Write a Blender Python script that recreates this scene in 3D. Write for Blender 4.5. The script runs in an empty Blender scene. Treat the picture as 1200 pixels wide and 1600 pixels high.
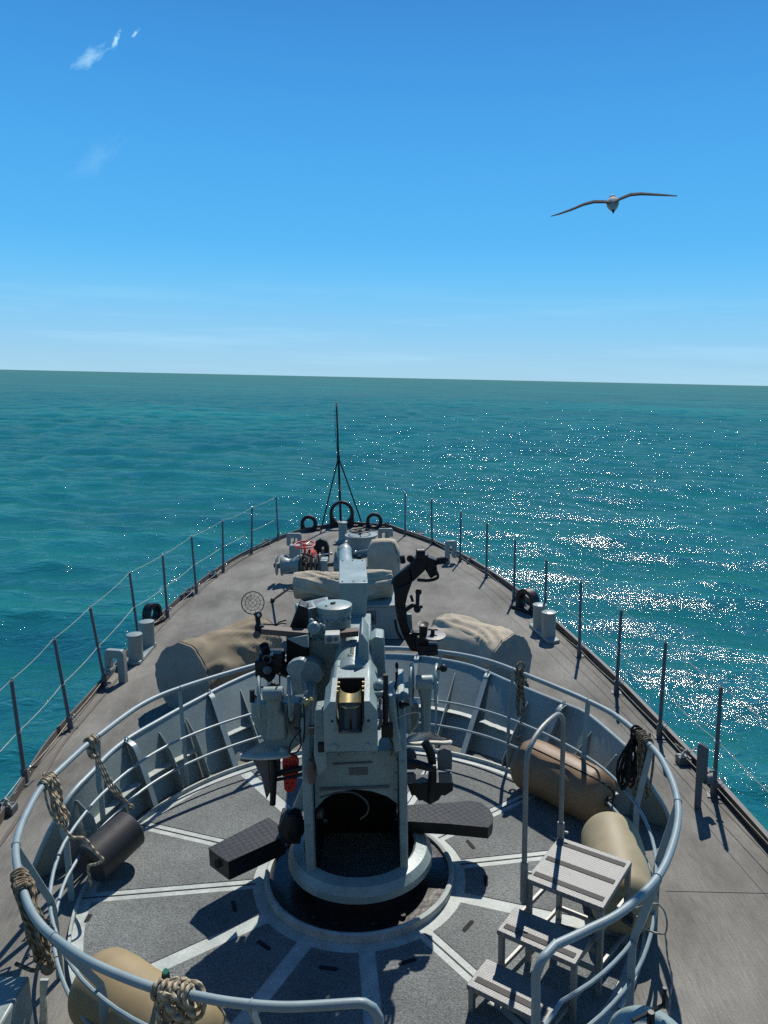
import bpy, math, random
import numpy as np
from mathutils import Vector, Matrix, noise
PI = math.pi
R = math.radians
random.seed(7)
sc = bpy.context.scene
COL = sc.collection

# ------------------------------------------------------------------ camera, sky, sun, exposure
# Everything on the ship is laid out in the ship's own frame (x starboard, y forward, z up from the
# main deck, metres).  The ship is heeled HEEL degrees; the sea and the sky stay level.
HEEL = Matrix.Rotation(R(-2.19), 4, 'Y')
CAM_H, PITCH, ROLL, F = 4.0, R(9.93), R(-1.0), 1200.0
cr, sr, cp, sp = math.cos(ROLL), math.sin(ROLL), math.cos(PITCH), math.sin(PITCH)
SUN_AZ, SUN_EL = R(17.0), R(51.0)
EYE = Vector((0, 0, CAM_H))
cam = bpy.data.cameras.new('camera')
cam.sensor_fit = 'VERTICAL'; cam.sensor_height = 36.0; cam.lens = F / 1600 * 36
cam.clip_start = 0.1; cam.clip_end = 120000
camo = bpy.data.objects.new('camera', cam); COL.objects.link(camo)
cm = Matrix.Identity(4)
for i, a in enumerate((Vector((cr, sp * sr, cp * sr)), Vector((-sr, sp * cr, cp * cr)), -Vector((0, cp, -sp)), EYE)):
    cm[0][i], cm[1][i], cm[2][i] = a
camo.matrix_world = HEEL @ cm
sc.camera = camo
sund = HEEL.to_3x3() @ Vector((math.sin(SUN_AZ) * math.cos(SUN_EL), math.cos(SUN_AZ) * math.cos(SUN_EL), math.sin(SUN_EL)))
saz = math.atan2(sund.x, sund.y); sel = math.asin(sund.z)
world = bpy.data.worlds.new('World'); sc.world = world; world.use_nodes = True
nt = world.node_tree; nt.nodes.clear()
def wn(t, **k):
    n = nt.nodes.new(t)
    for a, b in k.items(): setattr(n, a, b)
    return n
sky = wn('ShaderNodeTexSky', sky_type='NISHITA', sun_disc=False, sun_elevation=sel, sun_rotation=saz,
         altitude=0, air_density=1.0, dust_density=0.25, ozone_density=2.2)
# thin high cloud streaks low over the horizon, then pale wisps higher up
tc = wn('ShaderNodeTexCoord')
sepw = wn('ShaderNodeSeparateXYZ'); nt.links.new(tc.outputs['Generated'], sepw.inputs[0])
# clear marine air: the sky's colour by elevation, laid over the physical sky
skr = wn('ShaderNodeValToRGB'); skr.color_ramp.interpolation = 'B_SPLINE'
els = skr.color_ramp.elements; els[0].position = 0.0; els[0].color = (0.35, 0.61, 0.78, 1); els[1].position = 1.0; els[1].color = (0.012, 0.055, 0.20, 1)
for ps, c_ in ((0.05, (0.255, 0.57, 0.85)), (0.11, (0.135, 0.52, 0.89)), (0.16, (0.085, 0.45, 0.885)), (0.286, (0.054, 0.345, 0.785)), (0.40, (0.036, 0.255, 0.665)), (0.60, (0.02, 0.115, 0.36))):
    q_ = els.new(ps); q_.color = (*c_, 1)
nt.links.new(sepw.outputs['Z'], skr.inputs[0])
sks = wn('ShaderNodeVectorMath', operation='SCALE'); sks.inputs['Scale'].default_value = 10.1; nt.links.new(skr.outputs[0], sks.inputs[0])
hsv = wn('ShaderNodeMix', data_type='RGBA'); hsv.inputs[0].default_value = 0.95
nt.links.new(sky.outputs[0], hsv.inputs[6]); nt.links.new(sks.outputs[0], hsv.inputs[7])
mpw = wn('ShaderNodeMapping'); mpw.inputs['Scale'].default_value = (2.2, 2.2, 34.0)
nt.links.new(tc.outputs['Generated'], mpw.inputs[0])
nzw = wn('ShaderNodeTexNoise'); nzw.inputs['Scale'].default_value = 1.6; nzw.inputs['Detail'].default_value = 6; nzw.inputs['Roughness'].default_value = 0.55
nt.links.new(mpw.outputs[0], nzw.inputs['Vector'])
crw = wn('ShaderNodeValToRGB'); crw.color_ramp.elements[0].position = 0.50; crw.color_ramp.elements[1].position = 0.74
nt.links.new(nzw.outputs[0], crw.inputs[0])
band = wn('ShaderNodeValToRGB')
e = band.color_ramp.elements; e[0].position = 0.0; e[0].color = (0.2, 0.2, 0.2, 1); e[1].position = 0.12; e[1].color = (0, 0, 0, 1)
e2 = e.new(0.05); e2.color = (0.32, 0.32, 0.32, 1)
nt.links.new(sepw.outputs['Z'], band.inputs[0])
mulw = wn('ShaderNodeMath', operation='MULTIPLY'); nt.links.new(crw.outputs[0], mulw.inputs[0]); nt.links.new(band.outputs[0], mulw.inputs[1])
def wray(px, py):
    u, v = (px - 600) / F, -(py - 800) / F
    u2, v2 = cr * u - sr * v, sr * u + cr * v
    return (HEEL.to_3x3() @ Vector((u2, cp + sp * v2, -sp + cp * v2))).normalized()
def blob(px, py, rad, streak):
    """mask for one pale wisp round a sky direction, broken up by noise"""
    d = wray(px, py)
    sub = wn('ShaderNodeVectorMath', operation='SUBTRACT'); sub.inputs[1].default_value = d
    nt.links.new(tc.outputs['Generated'], sub.inputs[0])
    mp = wn('ShaderNodeMapping', vector_type='POINT'); mp.inputs['Rotation'].default_value = (0, R(streak), 0)
    nt.links.new(sub.outputs[0], mp.inputs[0])
    mp2 = wn('ShaderNodeMapping'); mp2.inputs['Scale'].default_value = (1 / rad, 1 / rad, 3.4 / rad)
    nt.links.new(mp.outputs[0], mp2.inputs[0])
    nz = wn('ShaderNodeTexNoise'); nz.inputs['Scale'].default_value = 1.7; nz.inputs['Detail'].default_value = 5; nz.inputs['Distortion'].default_value = 0.6
    nt.links.new(mp2.outputs[0], nz.inputs['Vector'])
    ln = wn('ShaderNodeVectorMath', operation='LENGTH'); nt.links.new(mp2.outputs[0], ln.inputs[0])
    m1 = wn('ShaderNodeMath', operation='MULTIPLY_ADD'); nt.links.new(ln.outputs['Value'], m1.inputs[0]); m1.inputs[1].default_value = -0.55; 
    nt.links.new(nz.outputs[0], m1.inputs[2])
    cl = wn('ShaderNodeMapRange'); cl.inputs['From Min'].default_value = 0.12; cl.inputs['From Max'].default_value = 0.5
    nt.links.new(m1.outputs[0], cl.inputs[0])
    return cl.outputs[0]
acc = mulw.outputs[0]
for px, py, rad, st, amp in ((140, 88, 0.034, 30, 0.5), (181, 62, 0.012, 55, 0.95), (211, 52, 0.008, 40, 0.75), (150, 245, 0.06, 35, 0.10)):
    b = blob(px, py, rad, st)
    m = wn('ShaderNodeMath', operation='MULTIPLY_ADD', use_clamp=True); nt.links.new(b, m.inputs[0]); m.inputs[1].default_value = amp; nt.links.new(acc, m.inputs[2])
    acc = m.outputs[0]
mixw = wn('ShaderNodeMix', data_type='RGBA'); nt.links.new(acc, mixw.inputs[0]); nt.links.new(hsv.outputs[2], mixw.inputs[6]); mixw.inputs[7].default_value = (5.2, 8.4, 10.4, 1)
bg = wn('ShaderNodeBackground'); bg.inputs['Strength'].default_value = 0.10
nt.links.new(mixw.outputs[2], bg.inputs[0])
wo = wn('ShaderNodeOutputWorld'); nt.links.new(bg.outputs[0], wo.inputs[0])
sun = bpy.data.lights.new('sun', 'SUN'); sun.energy = 5.0; sun.angle = R(0.5); sun.color = (1.0, 0.955, 0.88)
suno = bpy.data.objects.new('sun', sun); COL.objects.link(suno)
suno.rotation_euler = sund.to_track_quat('Z', 'Y').to_euler(); suno.location = (0, 0, 40)
sc.view_settings.view_transform = 'Standard'; sc.view_settings.look = 'None'
sc.view_settings.exposure = 0.08; sc.view_settings.gamma = 1.0
sc.cycles.use_denoising = False
sc.cycles.max_bounces = 6; sc.cycles.diffuse_bounces = 3; sc.cycles.glossy_bounces = 3

# ------------------------------------------------------------------ measuring helpers (survey of the ship)
def ray(px, py):
    u, v = (px - 600) / F, -(py - 800) / F
    u2, v2 = cr * u - sr * v, sr * u + cr * v
    return Vector((u2, cp + sp * v2, -sp + cp * v2))
def W(px, py, z=0.0):          # point at height z
    d = ray(px, py); return EYE + d * ((z - CAM_H) / d.z)
def PY(px, py, y):             # point at distance y forward
    d = ray(px, py); return EYE + d * (y / d.y)

# ------------------------------------------------------------------ materials
MATS = {}
def mat(name, c1, c2=None, rough=0.5, metal=0.0, scale=3.0, bump=0.0, bscale=60.0, fine=0.0, fscale=250.0, rust=0.0, spec=0.5,
        stretch=(1, 1, 1), kind=None, coat=0.0, rustcol=(0.12, 0.045, 0.02), contrast=(0.35, 0.68)):
    m = bpy.data.materials.new(name); m.use_nodes = True; t = m.node_tree; N = t.nodes; L = t.links
    bs = N['Principled BSDF']
    bs.inputs['Roughness'].default_value = rough; bs.inputs['Metallic'].default_value = metal
    bs.inputs['Specular IOR Level'].default_value = spec; bs.inputs['Coat Weight'].default_value = coat
    co = N.new('ShaderNodeTexCoord'); mp = N.new('ShaderNodeMapping'); mp.inputs['Scale'].default_value = stretch
    L.new(co.outputs['Object'], mp.inputs[0])
    c2 = c2 or tuple(x * 0.8 for x in c1)
    nz = N.new('ShaderNodeTexNoise'); nz.inputs['Scale'].default_value = scale; nz.inputs['Detail'].default_value = 7; nz.inputs['Roughness'].default_value = 0.62
    L.new(mp.outputs[0], nz.inputs['Vector'])
    rp = N.new('ShaderNodeValToRGB'); rp.color_ramp.elements[0].position = contrast[0]; rp.color_ramp.elements[1].position = contrast[1]
    rp.color_ramp.elements[0].color = (*c2, 1); rp.color_ramp.elements[1].color = (*c1, 1)
    L.new(nz.outputs[0], rp.inputs[0]); col = rp.outputs[0]
    if fine:
        n2 = N.new('ShaderNodeTexNoise'); n2.inputs['Scale'].default_value = fscale; n2.inputs['Detail'].default_value = 2
        L.new(mp.outputs[0], n2.inputs['Vector'])
        r2 = N.new('ShaderNodeMapRange'); r2.inputs['From Min'].default_value = 0.3; r2.inputs['From Max'].default_value = 0.7
        r2.inputs['To Min'].default_value = 1 - fine; r2.inputs['To Max'].default_value = 1 + fine
        L.new(n2.outputs[0], r2.inputs[0])
        mx = N.new('ShaderNodeMix'); mx.data_type = 'RGBA'; mx.blend_type = 'MULTIPLY'; mx.inputs[0].default_value = 1
        L.new(col, mx.inputs[6]); L.new(r2.outputs[0], mx.inputs[7]); col = mx.outputs[2]
    if kind == 'deckgrain':
        m9 = N.new('ShaderNodeMapping'); m9.inputs['Scale'].default_value = (1, 0.07, 1); L.new(co.outputs['Object'], m9.inputs[0])
        n9 = N.new('ShaderNodeTexNoise'); n9.inputs['Scale'].default_value = 75; n9.inputs['Detail'].default_value = 6; n9.inputs['Roughness'].default_value = 0.7; L.new(m9.outputs[0], n9.inputs['Vector'])
        r9 = N.new('ShaderNodeMapRange'); r9.inputs['From Min'].default_value = 0.3; r9.inputs['From Max'].default_value = 0.7; r9.inputs['To Min'].default_value = 0.72; r9.inputs['To Max'].default_value = 1.2; L.new(n9.outputs[0], r9.inputs[0])
        mx = N.new('ShaderNodeMix'); mx.data_type = 'RGBA'; mx.blend_type = 'MULTIPLY'; mx.inputs[0].default_value = 1; L.new(col, mx.inputs[6]); L.new(r9.outputs[0], mx.inputs[7]); col = mx.outputs[2]
    if rust:
        n3 = N.new('ShaderNodeTexNoise'); n3.inputs['Scale'].default_value = 9; n3.inputs['Detail'].default_value = 9; n3.inputs['Roughness'].default_value = 0.7
        L.new(mp.outputs[0], n3.inputs['Vector'])
        r3 = N.new('ShaderNodeMapRange'); r3.inputs['From Min'].default_value = 0.62; r3.inputs['From Max'].default_value = 0.72; r3.inputs['To Max'].default_value = rust
        L.new(n3.outputs[0], r3.inputs[0])
        mx = N.new('ShaderNodeMix'); mx.data_type = 'RGBA'; L.new(r3.outputs[0], mx.inputs[0]); L.new(col, mx.inputs[6]); mx.inputs[7].default_value = (*rustcol, 1); col = mx.outputs[2]
    bh = None
    if kind == 'rope':
        sx = N.new('ShaderNodeSeparateXYZ'); L.new(co.outputs['UV'], sx.inputs[0])
        a = N.new('ShaderNodeMath'); a.operation = 'MULTIPLY'; L.new(sx.outputs['X'], a.inputs[0]); a.inputs[1].default_value = 2 * PI * 17
        b = N.new('ShaderNodeMath'); b.operation = 'MULTIPLY_ADD'; L.new(sx.outputs['Y'], b.inputs[0]); b.inputs[1].default_value = 2 * PI * 1; L.new(a.outputs[0], b.inputs[2])
        s = N.new('ShaderNodeMath'); s.operation = 'SINE'; L.new(b.outputs[0], s.inputs[0])
        ab = N.new('ShaderNodeMapRange'); ab.inputs['From Min'].default_value = -1; ab.inputs['To Min'].default_value = 0.55; ab.inputs['To Max'].default_value = 1.1; L.new(s.outputs[0], ab.inputs[0])
        mx = N.new('ShaderNodeMix'); mx.data_type = 'RGBA'; mx.blend_type = 'MULTIPLY'; mx.inputs[0].default_value = 1
        L.new(col, mx.inputs[6]); L.new(ab.outputs[0], mx.inputs[7]); col = mx.outputs[2]
        bh = s.outputs[0]
    if kind == 'tread':
        tsc, wsc = (30, 34) if name == 'tread_dark' else (15, 20)
    if kind == 'tread':          # raised bars of chequer plate, alternating direction
        ch = N.new('ShaderNodeTexChecker'); ch.inputs['Scale'].default_value = tsc; ch.inputs[1].default_value = (0, 0, 0, 1); ch.inputs[2].default_value = (1, 1, 1, 1)
        rot = N.new('ShaderNodeMapping'); rot.inputs['Rotation'].default_value = (0, 0, R(12)); L.new(co.outputs['Object'], rot.inputs[0])
        fl = N.new('ShaderNodeMapping'); fl.inputs['Location'].default_value = (0, 0, 0); fl.inputs['Scale'].default_value = (1, 1, 0.0001); L.new(rot.outputs[0], fl.inputs[0])
        L.new(fl.outputs[0], ch.inputs[0])
        ws = []
        for ang in (45, -45):
            mr = N.new('ShaderNodeMapping'); mr.inputs['Rotation'].default_value = (0, 0, R(ang)); L.new(fl.outputs[0], mr.inputs[0])
            w = N.new('ShaderNodeTexWave'); w.inputs['Scale'].default_value = wsc; w.inputs['Distortion'].default_value = 0; L.new(mr.outputs[0], w.inputs[0]); ws.append(w)
        mx = N.new('ShaderNodeMix'); mx.data_type = 'FLOAT'; L.new(ch.outputs[1], mx.inputs[0]); L.new(ws[0].outputs[1], mx.inputs[2]); L.new(ws[1].outputs[1], mx.inputs[3])
        bh = mx.outputs[0]
        mr = N.new('ShaderNodeMapRange'); mr.inputs['From Min'].default_value = 0.55; mr.inputs['To Min'].default_value = 0.88; mr.inputs['To Max'].default_value = 1.22; L.new(bh, mr.inputs[0])
        m2 = N.new('ShaderNodeMix'); m2.data_type = 'RGBA'; m2.blend_type = 'MULTIPLY'; m2.inputs[0].default_value = 1
        L.new(col, m2.inputs[6]); L.new(mr.outputs[0], m2.inputs[7]); col = m2.outputs[2]
    L.new(col, bs.inputs['Base Color'])
    if bump:
        bp = N.new('ShaderNodeBump'); bp.inputs['Strength'].default_value = min(1, bump); bp.inputs['Distance'].default_value = 0.004 if kind in ('rope', 'tread') else 0.01
        if bh is None:
            n4 = N.new('ShaderNodeTexNoise'); n4.inputs['Scale'].default_value = bscale; n4.inputs['Detail'].default_value = 5
            L.new(mp.outputs[0], n4.inputs['Vector']); bh = n4.outputs[0]
        L.new(bh, bp.inputs['Height']); L.new(bp.outputs[0], bs.inputs['Normal'])
    # uneven gloss
    rr = N.new('ShaderNodeMapRange'); rr.inputs['To Min'].default_value = max(0.05, rough - 0.12); rr.inputs['To Max'].default_value = min(1, rough + 0.12)
    L.new(nz.outputs[0], rr.inputs[0]); L.new(rr.outputs[0], bs.inputs['Roughness'])
    MATS[name] = m; return m
mat('grey_paint', (0.245, 0.295, 0.278), (0.195, 0.24, 0.226), rough=0.42, scale=2.5, bump=0.12, bscale=22, fine=0.05, fscale=40, rust=0.35)
mat('gun_paint', (0.255, 0.33, 0.318), (0.18, 0.24, 0.232), rough=0.42, scale=4, bump=0.2, bscale=30, fine=0.08, fscale=50, rust=0.55, rustcol=(0.10, 0.075, 0.05))
mat('rail_paint', (0.24, 0.31, 0.325), (0.19, 0.25, 0.265), rough=0.45, scale=5, bump=0.05, bscale=60, rust=0.25)
mat('stanchion_paint', (0.10, 0.115, 0.125), (0.075, 0.085, 0.092), rough=0.5, scale=5, rust=0.3)
mat('pale_paint', (0.42, 0.46, 0.425), (0.29, 0.32, 0.30), rough=0.6, scale=7, bump=0.1, fine=0.12, fscale=60, rust=0.3, rustcol=(0.16, 0.15, 0.13))
mat('nonskid', (0.188, 0.202, 0.194), (0.108, 0.116, 0.111), rough=0.85, scale=1.2, bump=1.0, bscale=75, fine=0.42, fscale=95, rust=0.35, rustcol=(0.13, 0.125, 0.115), spec=0.3)
mat('deck', (0.228, 0.220, 0.194), (0.092, 0.087, 0.074), rough=0.82, scale=1.3, bump=0.35, bscale=90, fine=0.14, fscale=120, rust=0.4, rustcol=(0.20, 0.19, 0.175), stretch=(1, 0.5, 1), spec=0.25, contrast=(0.34, 0.68), kind='deckgrain')
mat('canvas', (0.45, 0.395, 0.295), (0.36, 0.31, 0.23), rough=0.9, scale=3.5, bump=0.25, bscale=90, fine=0.08, fscale=120, spec=0.15, rust=0.4, rustcol=(0.20, 0.155, 0.10))
mat('canvas_brown', (0.265, 0.22, 0.152), (0.185, 0.152, 0.105), rough=0.9, scale=3.5, bump=0.25, bscale=90, fine=0.08, fscale=120, spec=0.15, rust=0.4, rustcol=(0.14, 0.10, 0.07))
mat('canvas_grey', (0.27, 0.27, 0.235), (0.20, 0.20, 0.18), rough=0.9, scale=3.5, bump=0.25, bscale=90, fine=0.08, spec=0.15)
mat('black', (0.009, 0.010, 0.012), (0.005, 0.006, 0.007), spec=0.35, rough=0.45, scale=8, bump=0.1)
mat('dark_void', (0.006, 0.006, 0.006), rough=0.9)
mat('turntable_black', (0.022, 0.018, 0.016), (0.012, 0.010, 0.010), rough=0.28, scale=6, bump=0.3, bscale=15, rust=0.5, rustcol=(0.05, 0.028, 0.018))
mat('rubber', (0.022, 0.022, 0.023), (0.034, 0.034, 0.034), rough=0.5, scale=4, bump=0.15, bscale=14, rust=0.3, rustcol=(0.07, 0.068, 0.06))
mat('bulwark_black', (0.022, 0.023, 0.026), (0.035, 0.032, 0.030), rough=0.5, scale=5, rust=0.35)
mat('toe_plate', (0.13, 0.11, 0.095), (0.09, 0.075, 0.065), rough=0.75, scale=5, rust=0.6, rustcol=(0.20, 0.17, 0.14))
mat('red_paint', (0.66, 0.03, 0.026), (0.5, 0.022, 0.02), rough=0.4, scale=9, rust=0.2)
mat('brass', (0.62, 0.50, 0.24), (0.46, 0.36, 0.17), rough=0.42, metal=0.55, scale=8)
mat('gunmetal', (0.12, 0.115, 0.095), (0.08, 0.075, 0.065), rough=0.4, metal=0.5, scale=8)
mat('steel', (0.55, 0.56, 0.55), (0.40, 0.40, 0.38), rough=0.3, metal=1.0, scale=20)
mat('aluminium', (0.27, 0.27, 0.25), (0.19, 0.19, 0.176), rough=0.5, metal=0.35, scale=9, bump=0.1)
mat('tread_plate', (0.22, 0.223, 0.214), (0.15, 0.152, 0.146), rough=0.55, metal=0.3, scale=6, bump=0.3, fine=0.15, rust=0.4, rustcol=(0.10, 0.095, 0.085), kind='tread')
mat('tread_dark', (0.030, 0.031, 0.034), (0.020, 0.021, 0.023), rough=0.5, metal=0.2, scale=6, bump=0.7, kind='tread')
mat('grip_strip', (0.10, 0.092, 0.083), (0.075, 0.069, 0.062), rough=0.95, fine=0.25, bump=0.4, bscale=150)
mat('brown_bar', (0.13, 0.095, 0.075), (0.10, 0.072, 0.058), rough=0.6, scale=12)
mat('rope', (0.50, 0.43, 0.31), (0.36, 0.30, 0.21), rough=0.9, scale=14, kind='rope', bump=1.0, spec=0.1)
mat('rope_pale', (0.46, 0.43, 0.36), (0.34, 0.31, 0.25), rough=0.9, scale=14, kind='rope', bump=1.0, spec=0.1)
mat('rope_old', (0.30, 0.245, 0.165), (0.15, 0.12, 0.08), rough=0.95, scale=18, kind='rope', bump=1.0, spec=0.1)
mat('rope_dark', (0.035, 0.033, 0.03), (0.02, 0.02, 0.018), rough=0.9, scale=14, kind='rope', bump=1.0, spec=0.1)
mat('wire', (0.42, 0.40, 0.30), (0.30, 0.28, 0.21), rough=0.5, metal=0.3, scale=10)
mat('fender_brown', (0.27, 0.165, 0.078), (0.15, 0.092, 0.048), rough=0.55, scale=2.2, bump=0.1, bscale=8, rust=0.35, rustcol=(0.09, 0.06, 0.035))
mat('fender_cream', (0.33, 0.28, 0.165), (0.24, 0.20, 0.115), rough=0.6, scale=2.5, bump=0.08, bscale=8, rust=0.3, rustcol=(0.18, 0.13, 0.07))
mat('fender_ochre', (0.33, 0.25, 0.125), (0.24, 0.18, 0.09), rough=0.6, scale=2.5, bump=0.08, bscale=8, rust=0.35, rustcol=(0.16, 0.11, 0.05))
mat('seat_white', (0.62, 0.59, 0.50), (0.48, 0.46, 0.40), rough=0.7, scale=8)
mat('seat_blue', (0.10, 0.17, 0.26), (0.07, 0.12, 0.19), rough=0.7, scale=8)
mat('green_tape', (0.02, 0.25, 0.14), rough=0.5)
mat('hull', (0.20, 0.22, 0.23), (0.15, 0.17, 0.18), rough=0.5, rust=0.3)
mat('feather_grey', (0.035, 0.037, 0.042), (0.025, 0.026, 0.03), spec=0.05, rough=0.9, scale=20)
mat('feather_white', (0.50, 0.48, 0.42), (0.36, 0.34, 0.29), rough=0.8, scale=14)
mat('glass_dark', (0.02, 0.025, 0.03), rough=0.08)
mat('ink', (0.03, 0.035, 0.035), rough=0.7)

# ------------------------------------------------------------------ mesh builder
ORG = {}
def V(*a): return Vector(a)
class MB:
    def __init__(s): s.v = []; s.f = []; s.uv = {}
    def add(s, vs, fs):
        b = len(s.v); s.v += [Vector(x) for x in vs]; s.f += [tuple(b + i for i in f) for f in fs]; return s
    def box(s, c, d, rot=None, taper=1.0):
        c = Vector(c); h = Vector(d) / 2; vs = []
        for z in (-1, 1):
            k = taper if z > 0 else 1
            for x, y in ((-1, -1), (1, -1), (1, 1), (-1, 1)):
                p = Vector((x * h.x * k, y * h.y * k, z * h.z)); vs.append(c + (rot @ p if rot else p))
        return s.add(vs, [(3, 2, 1, 0), (4, 5, 6, 7), (0, 1, 5, 4), (1, 2, 6, 5), (2, 3, 7, 6), (3, 0, 4, 7)])
    def beam(s, a, b, w, h, up=V(0, 0, 1)):
        a, b = Vector(a), Vector(b); d = (b - a); L = d.length; d.normalize(); x = d.cross(up)
        if x.length < 1e-4: x = d.cross(V(0, 1, 0))
        x.normalize(); z = x.cross(d); m = Matrix((x, d, z)).transposed()
        return s.box((a + b) / 2, (w, L, h), m)
    def prism(s, pts, ext):
        pts = [Vector(p) for p in pts]; ext = Vector(ext); n = len(pts)
        nrm = V(0, 0, 0)
        for i in range(n): nrm += (pts[i]).cross(pts[(i + 1) % n])
        if nrm.dot(ext) > 0: pts = pts[::-1]
        vs = pts + [p + ext for p in pts]
        return s.add(vs, [tuple(range(n)), tuple(range(2 * n - 1, n - 1, -1))] + [(i, n + i, n + (i + 1) % n, (i + 1) % n) for i in range(n)])
    def tube(s, pts, r, n=8, closed=False, sq=None):
        pts = [Vector(p) for p in pts]; m = len(pts)
        rs = list(r) if hasattr(r, '__len__') else [r] * m
        T = []
        for i in range(m):
            if closed: t = pts[(i + 1) % m] - pts[i - 1]
            else: t = pts[min(i + 1, m - 1)] - pts[max(i - 1, 0)]
            T.append(t.normalized() if t.length > 1e-9 else V(0, 0, 1))
        u = T[0].orthogonal().normalized(); b = len(s.v); L = 0; Ls = []
        for i in range(m):
            if i: L += (pts[i] - pts[i - 1]).length
            Ls.append(L)
            u = (u - T[i] * u.dot(T[i])); u = u.normalized() if u.length > 1e-6 else T[i].orthogonal().normalized()
            w = T[i].cross(u)
            for k in range(n):
                a = 2 * PI * k / n; s.v.append(pts[i] + (u * math.cos(a) + w * math.sin(a)) * rs[i])
        for i in range(m if closed else m - 1):
            j = (i + 1) % m
            for k in range(n):
                k2 = (k + 1) % n
                s.uv[len(s.f)] = [(Ls[i], k / n), (Ls[i], (k + 1) / n), (Ls[i] + (pts[j] - pts[i]).length, (k + 1) / n), (Ls[i] + (pts[j] - pts[i]).length, k / n)]
                s.f.append((b + i * n + k, b + i * n + k2, b + j * n + k2, b + j * n + k))
        if not closed:
            s.f.append(tuple(b + k for k in range(n - 1, -1, -1))); s.f.append(tuple(b + (m - 1) * n + k for k in range(n)))
        return s
    def lathe(s, prof, o, axis=V(0, 0, 1), n=32, a0=0.0, a1=2 * PI):
        """profile of (radius, height) turned about an axis"""
        ax = Vector(axis).normalized(); u = ax.orthogonal().normalized()
        if abs(ax.z) > 0.99: u = V(1, 0, 0)
        w = ax.cross(u); o = Vector(o); b = len(s.v); full = abs(a1 - a0 - 2 * PI) < 1e-6; nn = n if full else n + 1
        for rr, h in prof:
            for k in range(nn):
                a = a0 + (a1 - a0) * k / n; s.v.append(o + ax * h + (u * math.cos(a) + w * math.sin(a)) * rr)
        for i in range(len(prof) - 1):
            for k in range(n):
                k2 = (k + 1) % nn; s.f.append((b + i * nn + k, b + i * nn + k2, b + (i + 1) * nn + k2, b + (i + 1) * nn + k))
        if full:
            if prof[0][0] > 1e-6: s.f.append(tuple(b + k for k in range(n - 1, -1, -1)))
            if prof[-1][0] > 1e-6: s.f.append(tuple(b + (len(prof) - 1) * nn + k for k in range(n)))
        return s
    def cyl(s, a, b_, r, n=20, r2=None):
        a, b_ = Vector(a), Vector(b_); L = (b_ - a).length; r2 = r if r2 is None else r2
        e = min(0.006, r * 0.15, L * 0.2)
        return s.lathe([(r - e, 0), (r, e), (r2, L - e), (r2 - e, L)], a, b_ - a, n)
    def ball(s, c, r, n=12, sc3=(1, 1, 1)):
        c = Vector(c); b = len(s.v); m = n // 2
        for i in range(m + 1):
            t = PI * i / m
            for k in range(n):
                a = 2 * PI * k / n; s.v.append(c + V(r * sc3[0] * math.sin(t) * math.cos(a), r * sc3[1] * math.sin(t) * math.sin(a), -r * sc3[2] * math.cos(t)))
        for i in range(m):
            for k in range(n):
                k2 = (k + 1) % n; s.f.append((b + i * n + k, b + i * n + k2, b + (i + 1) * n + k2, b + (i + 1) * n + k))
        return s
    def ring(s, c, Rr, r, axis=V(0, 0, 1), n=32, m=8):
        ax = Vector(axis).normalized(); u = ax.orthogonal().normalized(); w = ax.cross(u); c = Vector(c)
        return s.tube([c + (u * math.cos(2 * PI * k / n) + w * math.sin(2 * PI * k / n)) * Rr for k in range(n)], r, m, closed=True)
    def build(s, name, m, parent=None, base=None, bevel=0.0, angle=35, kind=None, label=None, cat=None, group=None, smooth=True):
        if parent is not None: o0 = ORG[parent.name]
        else: o0 = Vector(base) if base is not None else V(0, 0, 0)
        me = bpy.data.meshes.new(name); me.from_pydata([tuple(v - o0) for v in s.v], [], s.f)
        me.materials.append(MATS[m])
        if s.uv:
            uvl = me.uv_layers.new(name='UVMap'); arr = np.zeros((len(me.loops), 2), dtype=np.float32); k = 0
            for i, f in enumerate(s.f):
                if i in s.uv: arr[k:k + 4] = s.uv[i]
                k += len(f)
            uvl.data.foreach_set('uv', arr.ravel())
        me.validate(); me.update()
        if smooth:
            me.polygons.foreach_set('use_smooth', [True] * len(me.polygons)); me.set_sharp_from_angle(angle=R(angle))
        o = bpy.data.objects.new(name, me); COL.objects.link(o)
        if parent is not None: o.parent = parent
        else: o.location = o0
        ORG[o.name] = o0
        if bevel:
            b = o.modifiers.new('Bevel', 'BEVEL'); b.width = bevel; b.segments = 2; b.limit_method = 'ANGLE'; b.angle_limit = R(40); b.harden_normals = False
        if kind: o['kind'] = kind
        if label: o['label'] = label
        if cat: o['category'] = cat
        if group: o['group'] = group
        return o
def thing(name, loc, label, cat, group=None, kind=None):
    o = bpy.data.objects.new(name, None); COL.objects.link(o); o.location = loc; o.empty_display_size = 0.1
    o['label'] = label; o['category'] = cat; ORG[o.name] = Vector(loc)
    if group: o['group'] = group
    if kind: o['kind'] = kind
    return o
def copy_thing(root, loc, label, rotz=None, scl=None):
    c = root.copy(); COL.objects.link(c); c.location = loc; c['label'] = label
    if rotz is not None: c.rotation_euler = (0, 0, rotz)
    if scl is not None: c.scale = scl
    ORG[c.name] = Vector(loc)
    for ch in list(root.children):
        if ch.name in skipcopy: continue
        d = ch.copy(); COL.objects.link(d); d.parent = c
        for g in list(ch.children):
            h = g.copy(); COL.objects.link(h); h.parent = d
    return c
skipcopy = set()
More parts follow.
